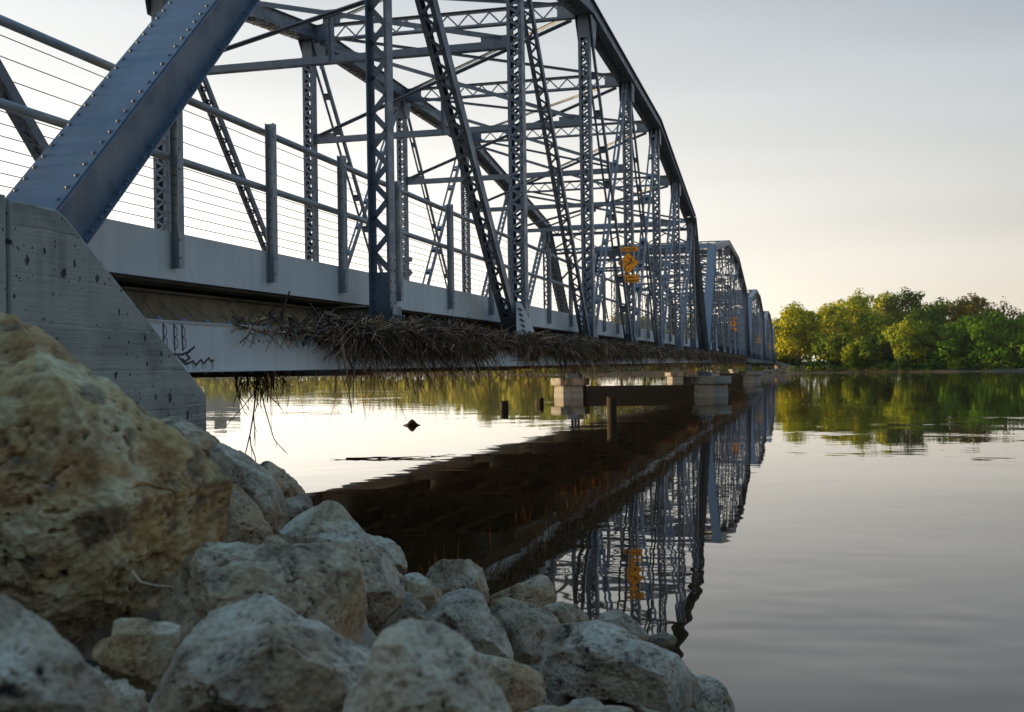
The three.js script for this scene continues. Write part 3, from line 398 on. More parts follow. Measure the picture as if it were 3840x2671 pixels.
{
  const proto = makeSign(), L = ['orange slippery ice warning sign on the nearest span, largest and readable', 'orange warning sign on the second span, narrow beyond the blue portal', 'orange warning sign on the third span, only a thin mark', 'tiny orange warning sign on the fourth span', 'tiniest orange warning sign, on the last span near the trees'];
  for (let k = 0; k < 5; k++) { const o = k ? proto.clone() : proto, x = 64.06 * k + 32; o.position.copy(atBridge(x - 0.27, chordY(x) + 3.19, 0)); o.rotation.y = TURN - Math.PI / 2; thing(o, 'warning_sign', L[k], 'sign', 'orange warning signs on the truss posts'); }
  const o = proto.clone(); o.position.copy(atBridge(32.27, chordY(32) + 3.19, -WIDE - 0.12)); o.rotation.y = TURN + Math.PI / 2; thing(o, 'warning_sign', 'grey back of a warning sign, on the far side post behind the railing', 'sign', 'orange warning signs on the truss posts');
}
// ------------------------------------------------------------------ flood debris on the bottom chord
const stemMat = vcol('dry_reed', 0.9, { side: THREE.DoubleSide });
class Stems {
  constructor(seed) { this.p = []; this.c = []; this.i = []; this.r = mulberry(seed); }
  stem(pts, r0, r1, col) { // three sided tapering stalk
    let prev = -1; const n = pts.length;
    for (let k = 0; k < n; k++) {
      const a = pts[Math.max(0, k - 1)], b = pts[Math.min(n - 1, k + 1)], X = b.clone().sub(a).normalize(), U = Math.abs(X.y) < 0.8 ? V(0, 1, 0) : V(1, 0, 0), A = X.clone().cross(U).normalize(), B = X.clone().cross(A), rr2 = mix(r0, r1, k / (n - 1)), base = this.p.length / 3;
      for (let j = 0; j < 3; j++) { const t = j * 2.0944, q = pts[k]; this.p.push(q.x + (A.x * Math.cos(t) + B.x * Math.sin(t)) * rr2, q.y + (A.y * Math.cos(t) + B.y * Math.sin(t)) * rr2, q.z + (A.z * Math.cos(t) + B.z * Math.sin(t)) * rr2); this.c.push(...col); }
      if (prev >= 0) for (let j = 0; j < 3; j++) { const j2 = (j + 1) % 3; this.i.push(prev + j, prev + j2, base + j, prev + j2, base + j2, base + j); } prev = base;
    }
  }
  mesh(name, parent, kind) { const g = new THREE.BufferGeometry(); g.setAttribute('position', new THREE.Float32BufferAttribute(this.p, 3)); g.setAttribute('color', new THREE.Float32BufferAttribute(this.c, 3)); g.setIndex(this.i); g.computeVertexNormals(); const m = new THREE.Mesh(g, stemMat); if (name) m.name = numbered(name); if (kind) m.userData.kind = kind; m.castShadow = m.receiveShadow = true; if (parent) parent.add(m); return m; }
}
const reedCol = (r) => { const t = r(), k = t > 0.78 ? 0.42 + 0.3 * r() : t > 0.42 ? 0.17 + 0.2 * r() : 0.035 + 0.07 * r(); return [k * 1.12, k * (0.60 + 0.15 * r()), k * (0.27 + 0.18 * r())]; };
function debris(x0, x1, yAt, dens, seed, label) {
  const s = new Stems(seed), r = s.r, R = (a, b) => a + (b - a) * r();
  // how much has piled up at x: ragged, with thicker clumps
  const amt = (x) => sstep(x0 - 0.1, x0 + 3.2, x) * sstep(x1 + 0.3, x1 - 0.6, x) * clamp(0.72 + 0.9 * fbm(x * 0.36, 1.7, seed * 0.1, 3) + 0.7 * fbm(x * 1.15, 4, seed * 0.1, 2) + 0.35 * sstep(13, 6, x), 0.12, 1.35);
  const top = (x) => 0.23 + 0.12 * amt(x) + 0.05 * fbm(x * 2, 9, 2, 2);
  for (let x = x0 - 0.8; x < x1; x += 0.25) {
    const a = amt(x), n = dens(x) * 0.25, y0 = yAt(x);
    for (let k = 0; k < n * (0.25 + 1.5 * a); k++) { // matted on top of the chord
      const px = x + R(-0.2, 0.2), py = y0 + R(0.10, top(px) + 0.04), pz = R(-0.22, 0.36), l = R(0.2, 0.75), d = R(-0.5, 0.5) + (r() < 0.5 ? Math.PI : 0), dx = Math.cos(d) * l, dz = Math.sin(d) * l * 0.6, dy = R(-0.16, 0.13);
      s.stem([V(px - dx / 2, py - dy, pz - dz / 2), V(px, py + R(0, 0.03), pz), V(px + dx / 2, py + dy - R(0, 0.08), pz + dz / 2)], r() < 0.12 ? R(0.012, 0.022) : R(0.005, 0.011), 0.004, reedCol(r));
    }
    for (let k = 0; k < n * 1.35 * a * a; k++) { // draped over the face
      const px = x + R(-0.2, 0.2), h = top(px), py = y0 + R(h * 0.5, h + 0.02), pz = R(0.12, 0.30), l = Math.min((0.08 + 0.48 * Math.pow(r(), 2)) * (0.35 + 0.8 * a), py - y0 + (r() < 0.12 ? 0.15 + 0.25 * r() : 0.16 * r() - 0.02)), sl = R(-1.3, 1.5) * l, z2 = R(0.23, 0.44);
      s.stem([V(px - sl * 0.35, py, pz - 0.1), V(px + sl * 0.2, py - l * 0.25, z2), V(px + sl * 0.65, py - l * 0.7, z2 + R(-0.06, 0.05)), V(px + sl, py - l * 1.05, z2 + R(-0.12, 0.02))], r() < 0.09 ? R(0.011, 0.02) : R(0.0045, 0.010), 0.003, reedCol(r));
    }
    for (let k = 0; k < n * 0.05 * a; k++) { // broken branches and strips of bark
      const px = x + R(-0.3, 0.3), py = y0 + R(0.16, top(px) + 0.1), pz = R(0.0, 0.36), l = R(0.3, 1.0), d = R(-0.6, 0.6), e = R(-0.45, 0.35), dir = V(Math.cos(d) * Math.cos(e) * (r() < 0.5 ? -1 : 1), Math.sin(e), Math.sin(d) * 0.4), p = V(px, py, pz), c = R(0.05, 0.2);
      s.stem([p.clone().addScaledVector(dir, -l * 0.5), p.clone().add(V(0, R(-0.03, 0.05), R(-0.03, 0.03))), p.clone().addScaledVector(dir, l * 0.5)], R(0.014, 0.032), 0.007, [c * 1.1, c * 0.78, c * 0.55]);
    }
    if (a > 0.5) for (let k = 0; k < n * 0.24 * a; k++) { // long stray stalks
      const px = x + R(-0.2, 0.2), py = y0 + R(0.1, 0.4), pz = R(0.1, 0.4), l = R(0.5, 1.3), e = R(-0.9, 0.25), d = R(0, 6.28), dir = V(Math.cos(d) * Math.cos(e), Math.sin(e), Math.abs(Math.sin(d)) * Math.cos(e) * 0.4);
      s.stem([V(px, py, pz), V(px, py, pz).addScaledVector(dir, l * 0.5), V(px, py, pz).addScaledVector(dir, l).add(V(0, -0.06 * l, 0))], r() < 0.14 ? R(0.012, 0.026) : R(0.004, 0.010), 0.003, reedCol(r));
    }
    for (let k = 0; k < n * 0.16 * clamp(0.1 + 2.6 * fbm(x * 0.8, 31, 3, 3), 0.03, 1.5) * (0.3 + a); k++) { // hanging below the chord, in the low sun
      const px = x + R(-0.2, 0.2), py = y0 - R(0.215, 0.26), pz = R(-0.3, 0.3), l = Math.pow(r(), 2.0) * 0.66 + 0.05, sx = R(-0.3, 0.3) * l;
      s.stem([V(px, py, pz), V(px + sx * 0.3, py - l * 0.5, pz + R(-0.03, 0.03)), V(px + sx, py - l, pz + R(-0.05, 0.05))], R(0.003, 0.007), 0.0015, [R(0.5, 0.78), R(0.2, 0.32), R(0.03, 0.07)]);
    }
  }
  const m = s.mesh(null); m.rotation.y = TURN; m.position.copy(atBridge(0, 0, 0)); shade(m); return thing(m, 'reed_debris', label, 'flood debris', null, 'stuff');
}
debris(4.3, 62.6, (x) => chordY(0) + (chordY(64) - chordY(0)) * x / 64, (x) => x < 18 ? 400 : x < 40 ? 260 : 170, 21, 'dark matted dead reeds and twigs draped along the bottom chord of the nearest span');
debris(65.0, 114, (x) => chordY(64.06) + (chordY(128) - chordY(64.06)) * (x - 64) / 64, () => 170, 22, 'thinner strip of dead reeds along the bottom chord beyond the first pier');
{ // twigs caught under the chord
  const s = new Stems(31), r = s.r, R = (a, b) => a + (b - a) * r(), br = (p, dir, l, w, depth) => { const pts = [p.clone()]; const q = p.clone(), d = dir.clone(); for (let k = 0; k < 4; k++) { d.add(V(R(-0.22, 0.22), R(-0.12, 0.06), R(-0.2, 0.2))).normalize(); q.addScaledVector(d, l / 4); pts.push(q.clone()); if (depth > 0 && r() < 0.6) br(q, d.clone().add(V(R(-0.7, 0.7), R(-0.2, 0.2), R(-0.6, 0.6))).normalize(), l * R(0.3, 0.55), w * 0.6, depth - 1); } const c = R(0.03, 0.07); s.stem(pts, w, w * 0.45, [c, c * 0.75, c * 0.5]); };
  for (let k = 0; k < 6; k++) br(V(4.15 + R(-0.3, 0.15), -0.2, R(-0.15, 0.2)), V(R(-0.5, 0.1), -1, R(-0.2, 0.2)), R(0.25, 0.55), 0.012, 2);
  br(V(4.05, -0.22, 0.1), V(-0.22, -1, 0.05), 0.95, 0.013, 2); br(V(4.0, -0.22, 0.1), V(-0.12, -1, 0), 0.75, 0.011, 2);
  for (let k = 0; k < 130; k++) { const p = V(4.35 + R(-0.22, 0.22), -0.22 - R(0, 0.14), R(-0.2, 0.2)), l = R(0.05, 0.28); s.stem([p, p.clone().add(V(R(-0.12, 0.12), -l * 0.5, 0)), p.clone().add(V(R(-0.16, 0.16), -l, R(-0.05, 0.05)))], 0.005, 0.002, [R(0.03, 0.1), R(0.02, 0.06), R(0.01, 0.03)]); }
  for (let k = 0; k < 7; k++) br(V(2.7 + k * 0.5, -0.2, R(0, 0.2)), V(R(-0.6, 0.2), -0.8, 0), R(0.12, 0.25), 0.006, 1);
  const m = s.mesh(null); m.rotation.y = TURN; m.position.copy(atBridge(0, chordY(4), 0)); shade(m); thing(m, 'hanging_branches', 'bunch of bare dark twigs hanging under the chord over bright water', 'branches', null, 'stuff');
  const t = new Stems(33), q = t.r, Q = (a, b) => a + (b - a) * q(); // upright dead sticks standing in the pile
  for (const [x, l, lean, w] of [[5.0, 0.42, 0.35, 0.022], [5.02, 0.36, 0.5, 0.012], [4.72, 0.22, -0.05, 0.016], [4.85, 0.26, 0.1, 0.007], [4.93, 0.28, 0.02, 0.006], [6.05, 0.35, 1.9, 0.008], [11.6, 0.62, -0.1, 0.006], [12.0, 0.5, 0.9, 0.008], [7.3, 0.4, 0.3, 0.006], [14.2, 0.4, 0.7, 0.006]]) { const b = V(x, 0.25, -0.1); t.stem([b, b.clone().add(V(lean * l * 0.4, l * 0.55, Q(-0.05, 0.05))), b.clone().add(V(lean * l, l, Q(-0.1, 0.1)))], w, w * 0.5, [0.05, 0.038, 0.028]); }
  for (let k = 0; k < 7; k++) { const b = V(2.3 + k * 0.35, 0.24, -0.2); t.stem([b, b.clone().add(V(Q(-0.4, 0.1), Q(0.1, 0.25), -0.1)), b.clone().add(V(Q(-0.7, 0.1), Q(0.15, 0.5), -0.15))], 0.004, 0.0015, [0.07, 0.05, 0.035]); }
  const m2 = t.mesh(null); m2.rotation.y = TURN; m2.position.copy(atBridge(0, chordY(5), 0)); shade(m2); thing(m2, 'dead_sticks', 'loose dead sticks standing out of the reed pile before the stained girder', 'sticks', null, 'stuff');
}

// ------------------------------------------------------------------ water
{
  const N = 1024, h = new Float32Array(N * N), r = mulberry(9), waves = [];
  for (let k = 0; k < 46; k++) { const f = 3 + Math.floor(Math.pow(r(), 1.4) * 95), a = r() * Math.PI * 2, kx = Math.round(Math.cos(a) * f * 0.6), ky = Math.round(Math.sin(a) * f); if (kx || ky) waves.push([kx, ky, r() * 6.28, 1 / Math.pow(Math.hypot(kx, ky), 1.25)]); }
  for (let j = 0; j < N; j++) for (let i = 0; i < N; i++) { let s = 0; const calm = 0.35 + 1.7 * sstep(0.08, 0.42, wrapN(i / N, j / N, 4, 44, 3)); for (const [kx, ky, p, a] of waves) s += a * Math.sin((kx * i + ky * j) / N * 6.28318 + p); h[j * N + i] = s * calm; }
  const d = new Float32Array(N * N * 4), tile = 26, amp = 0.0095;
  for (let j = 0; j < N; j++) for (let i = 0; i < N; i++) { const q = (j * N + i) * 4, gx = (h[j * N + (i + 1) % N] - h[j * N + (i + N - 1) % N]) * N / (2 * tile) * amp, gy = (h[((j + 1) % N) * N + i] - h[((j + N - 1) % N) * N + i]) * N / (2 * tile) * amp; d[q] = 0.5 - gx * 4; d[q + 1] = 0.5 - gy * 4; d[q + 2] = 1; d[q + 3] = 1; }
  const t = new THREE.DataTexture(d, N, N, THREE.RGBAFormat, THREE.FloatType); t.wrapS = t.wrapT = THREE.RepeatWrapping; t.magFilter = THREE.LinearFilter; t.repeat.set(5000 / tile, 5000 / tile); t.needsUpdate = true;
  const water = new THREE.Mesh(new THREE.PlaneGeometry(5000, 5000), new THREE.MeshPhysicalMaterial({ name: 'river_water', color: S(0.032, 0.016, 0.005), roughness: 0.015, ior: 1.45, normalMap: t, normalScale: new THREE.Vector2(0.125, 0.125) }));
  water.rotation.x = -Math.PI / 2; water.receiveShadow = true; thing(water, 'water', null, null, null, 'structure');
}
// ------------------------------------------------------------------ near bank under the boulders
const lineD = (x, z) => (x - 1.1) * -0.898 + (z + 5.6) * 0.44;             // metres inland from the waterline
const bankH = (x, z) => { const d = lineD(x, z); let h = d < 0 ? d * 0.55 : d * 0.31; h = h > 1.05 ? 1.05 + (h - 1.05) * 0.35 : h; return h - 0.16 + 0.05 * fbm(x * 2.2, 3, z * 2.2, 4); };
{
  const g = new THREE.PlaneGeometry(44, 44, 220, 220).rotateX(-Math.PI / 2).translate(-14, 0, 6), p = g.attributes.position, c = [];
  for (let k = 0; k < p.count; k++) { const x = p.getX(k), z = p.getZ(k); p.setY(k, Math.min(bankH(x, z), 2.4)); const n = 0.055 + 0.03 * fbm(x * 5, 1, z * 5, 4); c.push(n, n * 0.88, n * 0.7); }
  g.setAttribute('color', new THREE.Float32BufferAttribute(c, 3)); g.computeVertexNormals(); const m = new THREE.Mesh(g, vcol('bank_earth', 0.95)); m.receiveShadow = m.castShadow = true; thing(m, 'ground', null, null, null, 'structure');
}
// ------------------------------------------------------------------ boulders
const rockMat = vcol('limestone', 0.9);
const TONES = { // base, patch, stain (linear)
  tan: [[0.52, 0.40, 0.22], [0.66, 0.57, 0.40], [0.27, 0.155, 0.055]], buff: [[0.50, 0.44, 0.36], [0.58, 0.54, 0.47], [0.36, 0.25, 0.14]], grey: [[0.40, 0.385, 0.36], [0.50, 0.485, 0.45], [0.27, 0.215, 0.15]],
  pale: [[0.50, 0.475, 0.43], [0.58, 0.56, 0.52], [0.38, 0.31, 0.22]], rust: [[0.44, 0.35, 0.26], [0.46, 0.43, 0.38], [0.36, 0.17, 0.06]], dark: [[0.23, 0.215, 0.19], [0.33, 0.31, 0.27], [0.14, 0.12, 0.095]] };
function rockGeometry(radii, rz, tone, detail, seed, size) {
  const g0 = new THREE.IcosahedronGeometry(1, detail); g0.deleteAttribute('normal'); g0.deleteAttribute('uv'); const g = mergeVertices(g0, 1e-5), p = g.attributes.position, K = radii.length, rnd = mulberry(seed * 97 + 5), o = seed * 13.7;
  const [base, patch, stain] = TONES[tone], mean = radii.reduce((a, b) => a + b, 0) / K, planes = [], cells = [];
  const rho0 = (t) => { t = ((t / 6.283185) % 1 + 1) % 1 * K; const i = Math.floor(t), f = t - i; return mix(radii[i % K], radii[(i + 1) % K], f); }, hull = (x, y, z) => { const sn = Math.hypot(x, y); return Math.pow(Math.pow(sn / rho0(Math.atan2(y, x)), 6) + Math.pow(Math.abs(z) / rz, 6), -1 / 6); }, pts = [];
  for (let k = 0; k < 700; k++) { const u = 1 - 2 * (k + 0.5) / 700, a = k * 2.399963, q = Math.sqrt(1 - u * u), R = hull(q * Math.cos(a), q * Math.sin(a), u); pts.push([q * Math.cos(a) * R, q * Math.sin(a) * R, u * R]); }
  for (let k = 0; k < 26; k++) { const side = k > 17, u = side ? rnd() * 0.6 - 0.3 : 0.34 + 0.58 * rnd(), a = (k * 2.399963 + rnd() * 1.1) % 6.283, q = Math.sqrt(1 - u * u), n = V(q * Math.cos(a), q * Math.sin(a), u); let s = 0; for (const p of pts) s = Math.max(s, n.x * p[0] + n.y * p[1] + n.z * p[2]); planes.push([n, s * (side ? 0.90 + 0.07 * rnd() : 0.58 + 0.25 * rnd()), 0.74 + 0.44 * rnd()]); }
  const tint = (() => { const b = 0.78 + 0.34 * rnd(), w = rnd() * 0.10; return [b * (1 + w * 0.4), b, b * (1 - w)]; })();
  const rho = (t) => { t = ((t / 6.283185) % 1 + 1) % 1 * K; const i = Math.floor(t), f = t - i; return mix(radii[i % K], radii[(i + 1) % K], f); };
  const col = new Float32Array(p.count * 3), hgt = new Float32Array(p.count), fr = 1 / size;
  for (let k = 0; k < p.count; k++) {
    const x = p.getX(k), y = p.getY(k), z = p.getZ(k), sn = 0;
    let R = hull(x, y, z), tone1 = 1; const wv = 1 + 0.022 * noise3(x * 3.1 + o, y * 3.1, z * 3.1) + 0.014 * noise3(x * 8 + o, y * 8, z * 8);
    for (const [n, d, tn] of planes) { const q = n.x * x + n.y * y + n.z * z; if (q > 0 && q * R > d * wv) { R = d * wv / q; tone1 = tn; } }
    let X = x * R, Y = y * R, Z = z * R;
    const a = X * fr * 1.5 + o, b = Y * fr * 1.7 + o * 0.7, c = Z * fr * 1.5 - o, sm = Math.min(1, size * 3.2), q = 1 / Math.max(0.12, Math.min(0.34, size)) * 0.3; // noise scaled to the rock
    const w1 = fbm(a, b, c, 3), big = ridge(a * 0.9 + w1, b * 1.1 + w1, c * 0.9, 2) - 0.25, x7 = X * 6 * q + o, y7 = Y * 7.5 * q, z7 = Z * 6 * q, mid = fbm(x7 + w1, y7 + w1, z7, 5), rm = ridge(x7 * 1.3 + mid, y7 * 1.5 + mid, z7 * 1.3, 4) - 0.28;
    const cr = 1 - Math.abs(fbm(a * 1.5 + 5, b * 1.5, c * 1.5 + w1, 4)) * 22, crack = clamp(cr, 0, 1) * sstep(-0.05, 0.25, noise3(a * 2 + 3, b * 2, c * 2 + 8)), pit = sstep(0.36, 0.5, noise3(X * 36 * q + o, Y * 42 * q, Z * 36 * q) * 0.7 + 0.3 * noise3(X * 90 * q, Y * 90 * q + o, Z * 90 * q)) * sstep(-0.1, 0.3, noise3(X * 5 * q + 9, Y * 5 * q, Z * 5 * q + o)), fine = fbm(X * 55 * q, Y * 60 * q + o, Z * 55 * q, 3);
    const dsp = size * (0.018 * big + 0.014 * w1) + sm * (size > 0.4 ? 1.35 : 1) * (0.009 * rm + 0.008 * mid + 0.005 * fine - 0.009 * crack - 0.006 * pit);
    const f = 1 + dsp / (R + 1e-4); p.setXYZ(k, X * f, Y * f, Z * f);
    const t1 = sstep(-0.12, 0.28, fbm(X * 5 + o, Y * 5, Z * 5 + 3, 4)), t2 = sstep(0.05, 0.38, fbm(X * 3.2 + 9, Y * 4.2 + o, Z * 3.2, 4)), li = sstep(0.22, 0.40, fbm(X * 8 + 31, Y * 8 + o, Z * 8, 4)), v = 0.93 * tone1 + 0.75 * fine + 0.55 * mid + 0.5 * (rm > 0 ? rm : 1.4 * rm) - 0.30 * crack - 0.5 * pit;
    for (let q = 0; q < 3; q++) { let s = mix(mix(base[q], patch[q], t1), stain[q], t2 * 0.8); s = mix(s, [0.10, 0.11, 0.10][q], li * (tone === 'tan' ? 0.75 : 0.35)); col[k * 3 + q] = clamp(0.75 * Math.tanh(s * v * tint[q] * [1.34, 1.03, 0.78][q] / 0.75 * 0.9), 0.012, 0.75); }
  }
  g.setAttribute('color', new THREE.BufferAttribute(col, 3)); g.computeVertexNormals(); return g;
}
const rockLabels = {
  big: 'largest tan boulder, stained and mottled, filling the left edge below the concrete wall', nearleft: 'blurred grey boulder cut off by the bottom left corner', chip: 'small flat faced angular stone wedged at the foot of the tan boulder', broad: 'broad buff boulder with a cream scar, right of the gap beside the tan boulder', holed: 'wide foreground boulder peppered with small holes, at the bottom left of centre', nearmid: 'blurred domed boulder nearest the camera, at the bottom centre',
  rusty: 'rust stained upright slab just right of the tan boulder', slab: 'leaning smooth grey slab behind the rust stained slab', wallfoot: 'buff stones at the foot of the concrete wall corner', brown: 'brown ledge rock leaning on the grey slab against bright water', crest: 'rust and grey rock on the skyline of the bank above bright water', round: 'small dark rounded stone tucked behind the big pale boulder', pale: 'tall pale boulder with a ridged crest, in the middle of the bank', wedge: 'little pale wedge stone between the rusty slab and the pale boulder',
  backedge: 'thin layered rock at the water edge, behind the pale boulder', behindpale: 'pale block half hidden at the right foot of the pale boulder', flattop: 'flat topped rock standing out against the dark water', pink: 'peaked rock with a reddish sunlit left face at the water edge', darkgap: 'dark shaded rock in the hollow right of the pale boulder', pitted: 'knobbly pitted boulder left of the dark mossy rock', mossy: 'dark crusty rock standing between two pale ones', slope: 'sloping pale slab behind the dark crusty rock', edgeface: 'grey rock with a notched top at the water edge', creased: 'creased grey rock above the large right hand boulder',
  large: 'large spreading grey boulder with creased face, lowest right of the bank', corner: 'rough grey rock at the right end of the bank, by open water', flat: 'low sloping buff slab behind the blurred domed boulder', knob: 'small grey knob of stone at the bottom edge under the large boulder', low: 'low buff rock along the bottom edge, right of the blurred dome', awash: 'small dark stone awash at the waterline', tucked: 'small pale stone tucked low between the corner boulder and the holed boulder' };
const ROCKS = [
  ['big', [-1.47, 1.33, -3.60], 22.3, -5.5, 0.38, 'tan', 120, '52 46 39 36 35 35 37 40 47 55 61 60 49 42 38 37 35 35 35 37 41 48 46 46 48 52 50 47 45 47 53 55'],
  ['nearleft', [-0.75, 1.22, -1.75], 23.2, -14.2, 0.09, 'grey', 64, '10 9 8 8 8 8 9 10 11 14 16 16 13 11 10 9 9 9 10 11 12 11 10 10 10 10 11 13 16 15 14 12'],
  ['chip', [-0.96, 1.00, -2.90], 18.3, -13.0, 0.06, 'buff', 30, '9 9 10 11 9 8 8 8 8 9 10 10 8 7 9 11 10 9 9 8 8 8 8 9 9 9 10 9 9 9 10 9'],
  ['broad', [-0.76, 1.00, -3.50], 12.2, -11.1, 0.16, 'buff', 84, '28 28 29 28 23 19 17 16 16 16 18 20 25 28 30 32 35 30 25 21 18 16 15 14 14 15 17 20 26 33 34 30'],
  ['holed', [-0.59, 0.97, -2.70], 12.3, -14.9, 0.14, 'grey', 92, '26 26 21 18 17 16 16 17 19 20 20 20 20 20 21 22 25 25 26 21 18 16 15 14 14 14 15 17 20 25 26 26'],
  ['nearmid', [-0.15, 1.14, -1.95], 4.4, -16.1, 0.10, 'buff', 76, '12 11 10 10 10 11 12 13 13 13 13 13 12 11 11 12 13 14 15 13 12 11 10 10 9 9 10 11 13 16 15 14'],
  ['rusty', [-1.11, 1.05, -4.60], 13.6, -7.8, 0.08, 'rust', 34, '12 11 11 10 11 12 13 15 18 21 18 15 13 11 10 10 10 11 13 15 15 15 16 15 15 15 15 15 15 16 16 13'],
  ['slab', [-1.30, 1.12, -5.60], 13.1, -5.8, 0.10, 'grey', 34, '14 13 12 12 13 13 13 14 16 20 25 30 24 18 16 14 13 13 12 12 12 12 14 16 18 21 25 25 24 21 17 15'],
  ['wallfoot', [-1.82, 1.32, -6.40], 15.8, -3.3, 0.09, 'buff', 28, '15 13 11 10 10 10 10 10 10 12 14 18 19 22 18 17 14 12 10 10 10 10 10 11 12 13 14 17 21 19 18 18'],
  ['brown', [-1.41, 1.14, -6.20], 12.9, -5.1, 0.06, 'rust', 28, '9 8 7 6 6 6 7 7 8 10 13 18 25 16 12 10 9 8 7 7 7 7 7 8 10 12 14 17 19 19 15 12'],
  ['crest', [-1.45, 1.02, -7.00], 11.7, -5.5, 0.08, 'rust', 28, '11 10 9 8 8 8 9 9 10 12 15 17 18 18 14 12 11 10 9 8 8 9 10 11 12 12 14 16 17 17 18 14'],
  ['round', [-1.22, 0.93, -6.30], 11.0, -6.9, 0.07, 'dark', 22, '10 10 11 12 13 11 10 9 8 8 8 8 7 7 8 8 9 11 11 11 12 12 10 9 9 8 7 7 7 7 7 8'],
  ['pale', [-0.72, 0.90, -4.90], 8.4, -9.2, 0.12, 'pale', 72, '16 13 12 12 12 12 13 15 18 23 28 30 29 30 30 25 13 7 7 6 7 7 8 9 11 16 34 31 30 29 26 20'],
  ['wedge', [-0.91, 1.02, -4.40], 11.7, -8.6, 0.03, 'pale', 18, '5 5 4 4 4 4 4 4 5 6 6 6 6 7 6 5 5 5 5 5 5 5 4 4 4 4 5 6 6 6 7 7'],
  ['backedge', [-0.71, 0.72, -6.20], 6.5, -9.0, 0.06, 'grey', 26, '10 9 8 7 7 7 7 7 7 8 9 10 14 17 13 11 9 7 6 6 6 6 6 6 7 9 10 13 16 14 12 11'],
  ['behindpale', [-0.49, 0.54, -6.00], 4.7, -11.0, 0.06, 'pale', 22, '10 8 7 7 6 7 7 7 8 10 11 12 14 12 10 9 9 9 8 7 7 7 7 8 9 10 11 12 13 12 11 10'],
  ['flattop', [-0.34, 0.39, -7.00], 2.8, -10.7, 0.12, 'grey', 34, '17 16 16 16 15 14 15 14 14 14 15 17 18 19 19 20 19 16 15 14 14 14 13 13 13 14 16 18 19 21 19 18'],
  ['pink', [0.07, 0.26, -7.20], -0.5, -11.3, 0.10, 'rust', 30, '19 18 18 17 17 17 13 11 10 9 9 10 10 11 13 17 24 21 18 17 14 12 11 10 10 11 12 12 13 14 16 19'],
  ['darkgap', [-0.50, 0.59, -5.00], 5.7, -12.5, 0.08, 'dark', 28, '14 13 12 12 12 12 13 14 13 13 12 11 11 11 11 11 12 13 14 13 13 13 13 12 11 11 11 12 12 12 12 13'],
  ['pitted', [-0.22, 0.50, -5.30], 2.4, -12.8, 0.11, 'grey', 56, '16 13 12 11 12 13 16 16 17 17 17 18 18 19 20 20 19 18 16 14 12 12 11 12 12 14 16 19 23 23 21 18'],
  ['mossy', [0.01, 0.38, -5.60], -0.1, -13.3, 0.08, 'dark', 34, '10 9 8 8 7 8 8 9 11 12 15 19 20 17 11 8 7 7 6 6 7 7 8 10 13 14 16 19 16 15 14 11'],
  ['slope', [0.07, 0.38, -6.00], -0.7, -12.5, 0.08, 'pale', 34, '14 13 11 9 8 8 8 8 8 9 10 12 16 20 21 15 11 9 8 7 7 7 7 8 9 10 13 18 17 17 17 16'],
  ['edgeface', [0.28, 0.32, -6.30], -2.5, -12.4, 0.07, 'grey', 26, '12 11 9 9 9 9 8 8 8 9 10 11 12 13 16 12 10 9 9 8 9 9 10 10 9 9 10 11 12 13 13 13'],
  ['creased', [0.54, 0.35, -5.90], -5.2, -12.9, 0.07, 'grey', 30, '12 10 9 8 8 8 8 8 9 10 12 12 12 13 15 15 12 10 9 9 8 8 8 8 8 9 10 12 13 15 15 13'],
  ['large', [0.41, 0.47, -4.70], -4.9, -14.6, 0.14, 'grey', 84, '30 24 19 16 14 14 14 15 16 17 19 20 23 28 32 31 30 29 25 19 15 13 12 11 12 12 14 16 21 30 35 33'],
  ['corner', [0.79, 0.32, -4.60], -9.7, -16.6, 0.08, 'grey', 48, '8 8 8 8 8 9 10 11 12 14 14 14 11 9 8 8 7 7 8 8 10 10 10 11 12 12 12 12 13 11 9 8'],
  ['flat', [-0.05, 0.68, -3.60], 0.8, -15.9, 0.13, 'buff', 50, '13 13 14 12 11 10 10 10 10 11 12 15 16 14 12 12 11 12 12 12 11 11 11 12 13 12 12 12 13 13 13 13'],
  ['knob', [0.23, 0.57, -3.70], -3.6, -17.0, 0.05, 'grey', 26, '7 7 6 6 6 6 6 6 6 6 6 7 7 7 7 8 7 6 6 6 6 7 7 6 6 5 5 6 6 7 8 8'],
  ['low', [0.16, 0.69, -3.20], -2.9, -17.5, 0.08, 'buff', 30, '18 17 16 11 8 7 6 6 6 6 6 7 9 11 13 17 17 18 13 10 9 8 7 7 7 7 7 8 8 9 11 15'],
  ['awash', [0.86, 0.08, -6.75], -7.2, -13.4, 0.04, 'dark', 20, '8 9 8 7 6 6 6 5 5 5 5 5 6 7 8 8 8 7 7 7 7 6 5 5 5 5 5 6 7 7 7 7'],
  ['tucked', [-0.83, 1.02, -2.40], 19.1, -15.0, 0.03, 'pale', 22, '4 4 4 3 3 3 3 4 4 4 4 5 5 4 3 3 3 3 3 3 4 4 5 4 4 4 4 4 4 4 4 4'],
];
ROCKS.forEach(([key, c, yaw, pitch, rz, tone, detail, rad], k) => {
  const radii = rad.split(' ').map((q) => q / 90), size = radii.reduce((a, b) => a + b, 0) / radii.length, m = new THREE.Mesh(rockGeometry(radii, rz, tone, detail, k + 1, size), rockMat);
  const D = Math.PI / 180, back = V(-Math.sin(yaw * D) * Math.cos(pitch * D), Math.sin(pitch * D), -Math.cos(yaw * D) * Math.cos(pitch * D)); m.position.set(...c).addScaledVector(back, rz * 0.25); m.rotation.order = 'YXZ'; m.rotation.set(pitch * D, yaw * D, 0); shade(m); thing(m, 'boulder', rockLabels[key], 'rock', 'riprap rocks on the near bank');
});
